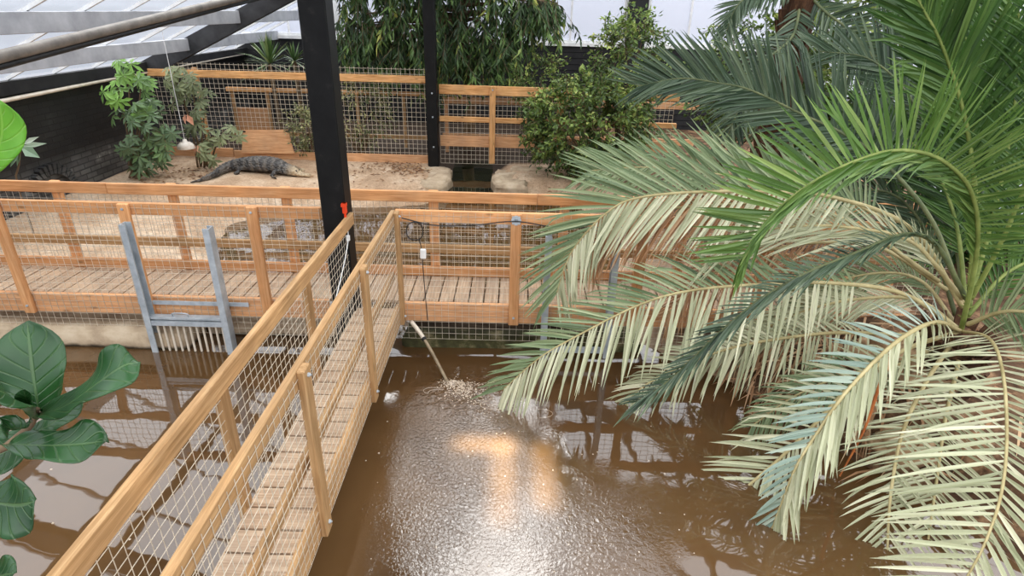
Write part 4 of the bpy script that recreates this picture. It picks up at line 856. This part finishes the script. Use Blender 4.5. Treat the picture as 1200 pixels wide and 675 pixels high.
# --- big-leaved plants close to the viewer, left
def bigleaf_mat(name, c0, c1, vein):
    M, nt, out = mat(name)
    uv = nd(nt, 'ShaderNodeUVMap'); sp = nd(nt, 'ShaderNodeSeparateXYZ'); lk(nt, uv.outputs[0], sp.inputs[0])
    ab = nd(nt, 'ShaderNodeMath', operation='ABSOLUTE'); sb = nd(nt, 'ShaderNodeMath', operation='SUBTRACT'); sb.inputs[1].default_value = .5; lk(nt, sp.outputs['X'], sb.inputs[0]); lk(nt, sb.outputs[0], ab.inputs[0])
    ml = nd(nt, 'ShaderNodeMath', operation='MULTIPLY_ADD'); ml.inputs[1].default_value = -.5; lk(nt, ab.outputs[0], ml.inputs[0]); lk(nt, sp.outputs['Y'], ml.inputs[2])
    fr = nd(nt, 'ShaderNodeMath', operation='MULTIPLY'); fr.inputs[1].default_value = 7; lk(nt, ml.outputs[0], fr.inputs[0])
    pp = nd(nt, 'ShaderNodeMath', operation='PINGPONG'); pp.inputs[1].default_value = .5; lk(nt, fr.outputs[0], pp.inputs[0])
    r1 = ramp(nt, [(0, (1, 1, 1)), (.05, (.4, .4, .4)), (.12, (0, 0, 0))]); lk(nt, pp.outputs[0], r1.inputs[0])
    r2 = ramp(nt, [(0, (1, 1, 1)), (.018, (1, 1, 1)), (.035, (0, 0, 0))]); lk(nt, ab.outputs[0], r2.inputs[0])
    mxx = nd(nt, 'ShaderNodeMath', operation='MAXIMUM'); lk(nt, r1.outputs[0], mxx.inputs[0]); lk(nt, r2.outputs[0], mxx.inputs[1])
    tc = nd(nt, 'ShaderNodeTexCoord'); no = nd(nt, 'ShaderNodeTexNoise', _Scale=6, _Detail=4); lk(nt, tc.outputs['Object'], no.inputs['Vector'])
    r3 = ramp(nt, [(.3, c0), (.7, c1)]); lk(nt, no.outputs['Fac'], r3.inputs[0])
    sc = nd(nt, 'ShaderNodeMath', operation='MULTIPLY'); sc.inputs[1].default_value = .32; lk(nt, mxx.outputs[0], sc.inputs[0])
    mc = nd(nt, 'ShaderNodeMixRGB'); mc.inputs[2].default_value = (*vein, 1); lk(nt, sc.outputs[0], mc.inputs[0]); lk(nt, r3.outputs[0], mc.inputs[1])
    b = nd(nt, 'ShaderNodeBsdfPrincipled', _Roughness=.32); lk(nt, mc.outputs[0], b.inputs['Base Color'])
    bp = nd(nt, 'ShaderNodeBump', _Strength=.5, _Distance=.006); bp.invert = True; lk(nt, mxx.outputs[0], bp.inputs['Height']); lk(nt, bp.outputs[0], b.inputs['Normal'])
    t = nd(nt, 'ShaderNodeBsdfTranslucent'); lk(nt, mc.outputs[0], t.inputs[0]); mi = nd(nt, 'ShaderNodeMixShader'); mi.inputs[0].default_value = .12
    lk(nt, b.outputs[0], mi.inputs[1]); lk(nt, t.outputs[0], mi.inputs[2]); lk(nt, mi.outputs[0], out.inputs[0])
    return M
FID = bigleaf_mat('fiddle_leaf', srgb(24, 58, 26), srgb(46, 90, 44), srgb(112, 140, 88))
FIDL = bigleaf_mat('bright_leaf', srgb(84, 150, 22), srgb(112, 176, 40), srgb(160, 200, 90))
def bigleaf(parent, mid, width, normal, material, cup=.15, wave=.03, prof=((0, .12), (.12, .45), (.35, .72), (.62, 1), (.82, .92), (.94, .55), (1, .05)), roll=0, name='leaf'):
    pts = bez(mid, 22); nu, nv = 22, 11; mb = MB(); uv = []
    tt = np.linspace(0, 1, nu); wd = np.interp(tt, [p[0] for p in prof], [p[1] for p in prof]); wd = np.convolve(np.pad(wd, 1, 'edge'), [.25, .5, .25], 'valid')*width/2; wd[-1] *= .4
    vs = []
    for i in range(nu):
        T = nrm(pts[min(i+1, nu-1)]-pts[max(i-1, 0)]); N_ = V3(*normal[0])*(1-tt[i])+V3(*normal[1])*tt[i]; N_ = nrm(N_-T*(N_@T)); S = np.cross(T, N_)
        for j in range(nv):
            x = (j/(nv-1)-.5)*2
            p = pts[i]+S*x*wd[i]+N_*(cup*wd[i]*x*x+wave*abs(x)**1.5*math.sin(tt[i]*11+(2 if x > 0 else 0)))
            vs.append(p); uv.append((j/(nv-1), tt[i]))
    fs = [(i*nv+j, i*nv+j+1, (i+1)*nv+j+1, (i+1)*nv+j) for i in range(nu-1) for j in range(nv-1)]
    mb.add(vs, fs); o = mb.build(name, material, parent, smooth=True)
    ul = o.data.uv_layers.new(name='UVMap')
    for lp in o.data.loops: ul.data[lp.index].uv = uv[lp.vertex_index]
    s = o.modifiers.new('t', 'SOLIDIFY'); s.thickness = .003
    return o
base = at(30, 500, Y=-4.1)
fg = root('fiddle_leaf_fig', base, 'dark green fiddle-leaf fig with big glossy leaves close to the viewer at left', 'plant')
tc_ = lambda px, py, y: at(px, py, Y=y)
toC = lambda p: nrm(CAM-V3(*p))
fw = (.25, -.75, .6)
bigleaf(fg, [tc_(46, 482, -4.12), tc_(42, 460, -4.1), tc_(37, 425, -4.06), tc_(32, 376, -4.0)], .235, ((.2, -.8, .5), (.1, -.8, .5)), FID, .12, .012)
bigleaf(fg, [tc_(44, 486, -4.12), tc_(75, 476, -4.2), tc_(110, 452, -4.25), tc_(142, 430, -4.25), tc_(163, 424, -4.22)], .15, ((.1, -.25, .95), (-.25, -.75, .6)), FID, .2, .016)
bigleaf(fg, [tc_(10, 520, -4.2), tc_(50, 522, -4.28), tc_(90, 521, -4.3), tc_(124, 517, -4.3)], .15, ((0, -.35, .95), (.1, -.3, .95)), FID, .25, .016)
bigleaf(fg, [tc_(-30, 585, -4.3), tc_(0, 590, -4.32), tc_(22, 592, -4.34), tc_(40, 588, -4.35)], .21, ((.2, -.8, .55), (.2, -.8, .55)), FID, .15, .01)
bigleaf(fg, [tc_(38, 492, -4.1), tc_(24, 474, -4.2), tc_(8, 462, -4.3), tc_(-16, 452, -4.36)], .15, ((.5, -.4, .8), (.6, -.2, .8)), FID, .2, .01)
bigleaf(fg, [tc_(38, 500, -4.08), tc_(20, 520, -4.1), tc_(0, 532, -4.12), tc_(-25, 540, -4.15)], .16, ((.3, -.6, .7), (.3, -.6, .7)), FID, .2, .012)
bigleaf(fg, [tc_(36, 508, -4.05), tc_(58, 498, -4.0), tc_(80, 482, -3.97), tc_(98, 468, -3.95)], .1, ((.3, -.4, .8), (.2, -.4, .85)), FID, .2, .008)
bigleaf(fg, [tc_(38, 488, -4.14), tc_(34, 478, -4.16), tc_(30, 466, -4.18), tc_(28, 456, -4.18)], .05, ((.2, -.8, .5), (.2, -.8, .5)), FID, .4, .004)
bigleaf(fg, [tc_(36, 495, -4.2), tc_(24, 500, -4.26), tc_(12, 502, -4.3), tc_(0, 498, -4.34)], .08, ((.1, -.7, .7), (.1, -.7, .7)), FID, .3, .006)
bigleaf(fg, [tc_(-40, 690, -4.4), tc_(-18, 680, -4.42), tc_(4, 674, -4.44), tc_(16, 672, -4.45)], .12, ((.1, -.5, .8), (.1, -.5, .8)), FID, .2, .01)
st = MB(); st.tube(bez([tc_(44, 478, -4.12), tc_(36, 498, -4.12), tc_(12, 520, -4.15), tc_(-40, 570, -4.2), tc_(-60, 760, -4.25)], 24), np.linspace(.009, .018, 24), 8); st.build('stem', BARK, fg, smooth=True)
c = tc_(-10, 165, -3.6)
lp = root('broad_leaf_plant', c, 'bright green broad leaf reaching in at the left edge above the boardwalk railing', 'plant')
bigleaf(lp, [tc_(-34, 205, -3.5), tc_(-10, 185, -3.5), tc_(2, 158, -3.5), tc_(0, 118, -3.5)], .17, ((.3, -.8, .5), (.3, -.8, .5)), FIDL, .12, .01)
st = MB(); q_ = tc_(-150, 260, -3.5); st.tube([tc_(-34, 205, -3.5), q_, (q_.x-.4, q_.y, -.7)], .008, 8); st.build('stem', BARK, lp)
c = tc_(20, 185, 2.4)
vp = root('umbrella_plant', c, 'small grey-green sprig standing beside the bright broad leaf at the left edge', 'plant')
GV = leafmat('leaf_sprig', [(0, srgb(80, 110, 82)), (.6, srgb(126, 150, 122)), (1, srgb(196, 200, 184))], .2)
mb = MB(); r = np.random.default_rng(3)
for (ax, ay, bx, by, t_) in [(24, 172, 55, 168, .7), (24, 172, 47, 185, .5), (25, 170, 46, 160, .8), (24, 175, 12, 196, .4), (22, 178, 2, 196, .3), (24, 176, 20, 195, .6), (20, 172, 4, 182, .3)]:
    a, b_ = tc_(ax, ay, 2.4), tc_(bx, by, 2.4+r.normal()*.1); mb.leaf(a, b_-a, Vector((0, -.8, .6)), (b_-a).length, (b_-a).length*.3, t_, .25, .5)
mb.build('leaves', GV, vp); st = MB(); q_ = tc_(20, 215, 2.4); st.tube(bez([tc_(24, 172, 2.4), tc_(22, 195, 2.4), q_, (q_.x, q_.y, gzp(q_.x, q_.y)-.05)], 8), .012, 6); st.build('stem', BARK, vp)
# ------------------------------------------------------------------ foam, floating specks, litter
FOAM = noise_mat('foam', [(.3, srgb(170, 150, 126)), (.7, srgb(214, 200, 182))], 30, rough=.35, bump=.1)
mb = MB(); r = np.random.default_rng(8)
def bubble(mb, x, y, q, h=.6):
    n = 7; vs = [(x+q*math.cos(2*PI*j/n), y+q*math.sin(2*PI*j/n), WZ) for j in range(n)]+[(x+.6*q*math.cos(2*PI*j/n), y+.6*q*math.sin(2*PI*j/n), WZ+q*h*.8) for j in range(n)]+[(x, y, WZ+q*h)]
    mb.add(vs, [(j, (j+1) % n, n+(j+1) % n, n+j) for j in range(n)]+[(n+j, n+(j+1) % n, 2*n) for j in range(n)])
c0 = at(528, 447, Z=WZ); c1 = at(565, 468, Z=WZ)
for k in range(650):
    t = abs(r.normal())*.5; a = r.normal(size=2); p = c0.lerp(c1, t)+Vector((a[0]*(.05+.13*t), a[1]*(.035+.09*t), 0)); bubble(mb, p.x, p.y, r.uniform(.003, .009), .4)
for k in range(16):                    # thin curls of foam drifting off
    p = c0.lerp(c1, r.uniform(.2, 1.5))+Vector((r.normal()*.22, r.normal()*.16, 0)); q = r.uniform(.03, .09); a0 = r.uniform(0, 6); sp_ = r.uniform(1, 3.6)
    mb.tube([(p.x+q*math.cos(a0+sp_*t)*1.5, p.y+q*math.sin(a0+sp_*t)*.8, WZ) for t in np.linspace(0, 1, 8)], .0022, 4)
tag(mb.build('foam', FOAM), 'white foam and bubbles where the hose pours into the pond', 'foam', kind='stuff')
mb = MB()
for k in range(70):
    p = at(r.uniform(420, 820), r.uniform(440, 670), Z=WZ); bubble(mb, p.x, p.y, r.uniform(.003, .009))
for px, py in ((152, 632), (62, 613), (60, 550)): p = at(px, py, Z=WZ); bubble(mb, p.x, p.y, .01)
tag(mb.build('bubbles', FOAM), 'scattered bubbles floating on the brown water', 'bubbles', kind='stuff')
LIT = leafmat('litter', [(0, srgb(84, 54, 36)), (.5, srgb(140, 98, 66)), (1, srgb(198, 164, 122))], .05, .8)
mb = MB()
for k in range(900):
    u = r.uniform()
    if u < .4: x, y = r.normal(-2.3, .5), r.normal(7.2, .35)
    elif u < .6: x, y = r.uniform(-7.7, -6.2), r.normal(6.2, .4)
    elif u < .75: x, y = r.uniform(-4.5, 1.5), r.uniform(5.6, 7.5)
    else: x, y = r.uniform(2.6, 5), r.uniform(-2.5, 2)
    z = gzp(x, y)
    if z < WZ+.05 or x < -7.7 or abs(x+1.82) < .25 and y > 7.3: continue
    mb.leaf(Vector((x, y, z+.012)), Vector((r.normal(), r.normal(), .1)), Vector((0, 0, 1)), r.uniform(.05, .12), .035, r.uniform(), .4)
tag(mb.build('leaf_litter', LIT), 'dry brown leaf litter strewn over the sandy banks', 'leaf litter', kind='stuff')
mb = MB()                              # roots and dead leaflets at the foot of the palm
for k in range(420):
    x, y = r.normal(3.2, .55), r.normal(-.7, .65); z = gzp(x, y)
    if z < WZ-.05: continue
    d = Vector((-.7+r.normal()*.6, -.5+r.normal()*.6, -.1+r.normal()*.25)).normalized(); l = r.uniform(.2, .5); s = d.cross(Vector((0, 0, 1))).normalized()*.011
    p = Vector((x, y, z+r.uniform(.03, .22))); q = p+d*l*.55; e = p+d*l; e.z = max(WZ, min(e.z, gzp(e.x, e.y)+.05)); q.z = max(q.z, gzp(q.x, q.y)+.05)
    mb.add([p-s, p+s, q+s, q-s, e], [(0, 1, 2, 3), (3, 2, 4)], r.uniform())
tag(mb.build('dead_leaflets', P_DEAD), 'tangle of dead brown palm leaflets on the bank under the palm', 'dead leaves', kind='stuff')
def rock(label, px, py, z, d, seed):
    p = at(px, py, Z=z); o = lump('rock', (p.x, p.y, gzp(p.x, p.y)+d[2]*.25), d, ROCK, seed, .05, kind=None, bev=.4); return tag(o, label, 'rock')
ROCK = noise_mat('rock', [(.3, srgb(126, 98, 72)), (.5, srgb(176, 146, 112)), (.72, srgb(214, 188, 152))], 3, detail=9, rough=.9, bump=.7, bdist=.03)
rock('large tan rock on the bank right of the orange stalk', 1050, 470, -.45, (.9, .7, .4), 1)
rock('smaller tan rock at the water edge below the orange stalk', 1055, 535, -.5, (.55, .4, .26), 2)
# ------------------------------------------------------------------ light
wd = bpy.data.worlds.new('sky'); SC.world = wd; wd.use_nodes = True; nt = wd.node_tree; nt.nodes.clear()
out = nt.nodes.new('ShaderNodeOutputWorld'); bg = nt.nodes.new('ShaderNodeBackground'); tc = nt.nodes.new('ShaderNodeTexCoord'); sp = nt.nodes.new('ShaderNodeSeparateXYZ')
nt.links.new(tc.outputs['Generated'], sp.inputs[0])
mr = nd(nt, 'ShaderNodeMapRange', interpolation_type='SMOOTHSTEP'); mr.inputs[1].default_value = -.1; mr.inputs[2].default_value = .6; nt.links.new(sp.outputs['Z'], mr.inputs[0])
st_ = nd(nt, 'ShaderNodeMapRange'); st_.inputs[3].default_value = 1.35; st_.inputs[4].default_value = 5.6; nt.links.new(mr.outputs[0], st_.inputs[0])
rm = ramp(nt, [(0, (.86, .9, 1.0)), (1, (.97, .98, 1.0))]); nt.links.new(mr.outputs[0], rm.inputs[0])
nt.links.new(rm.outputs[0], bg.inputs[0]); nt.links.new(st_.outputs[0], bg.inputs[1]); nt.links.new(bg.outputs[0], out.inputs[0])
sd = bpy.data.lights.new('sun', 'SUN'); sd.energy = 2.0; sd.angle = math.radians(22); sd.color = (1, .96, .9)
so = bpy.data.objects.new('sun', sd); COL.objects.link(so); so.rotation_euler = Vector((.085, -.72, -.69)).to_track_quat('-Z', 'Y').to_euler()
def shaft(a, b_, wx, wy, e):
    """lamp added for a sun patch on water, as if through a roof gap"""
    l = bpy.data.lights.new('added_sun_patch', 'AREA'); l.shape = 'RECTANGLE'; l.size = wx; l.size_y = wy; l.spread = math.radians(4); l.energy = e; l.color = (1, .97, .86)
    o = bpy.data.objects.new('added_sun_patch', l); COL.objects.link(o); o.location = a
    o.rotation_euler = (Vector(b_)-Vector(a)).to_track_quat('-Z', 'Y').to_euler()
p = at(637, 557, Z=WZ); shaft((p.x, p.y+1.0, 4.4), p, .12, .75, 4.6)  # added lamps, each sized to one light stripe on the pond
p = at(590, 560, Z=WZ); shaft((p.x, p.y+1.0, 4.4), p, .13, .95, 5.6)
p = at(567, 520, Z=WZ); shaft((p.x, p.y+1.0, 4.4), p, .5, .14, 3.8)
vs_ = SC.view_settings; vs_.view_transform = 'Standard'; vs_.look = 'None'; vs_.gamma = 1; vs_.use_curve_mapping = False; vs_.exposure = -.7
SC.cycles.use_denoising = True; SC.cycles.max_bounces = 8; SC.cycles.transparent_max_bounces = 16; SC.cycles.sample_clamp_indirect = 6; SC.cycles.caustics_reflective = False; SC.cycles.caustics_refractive = False
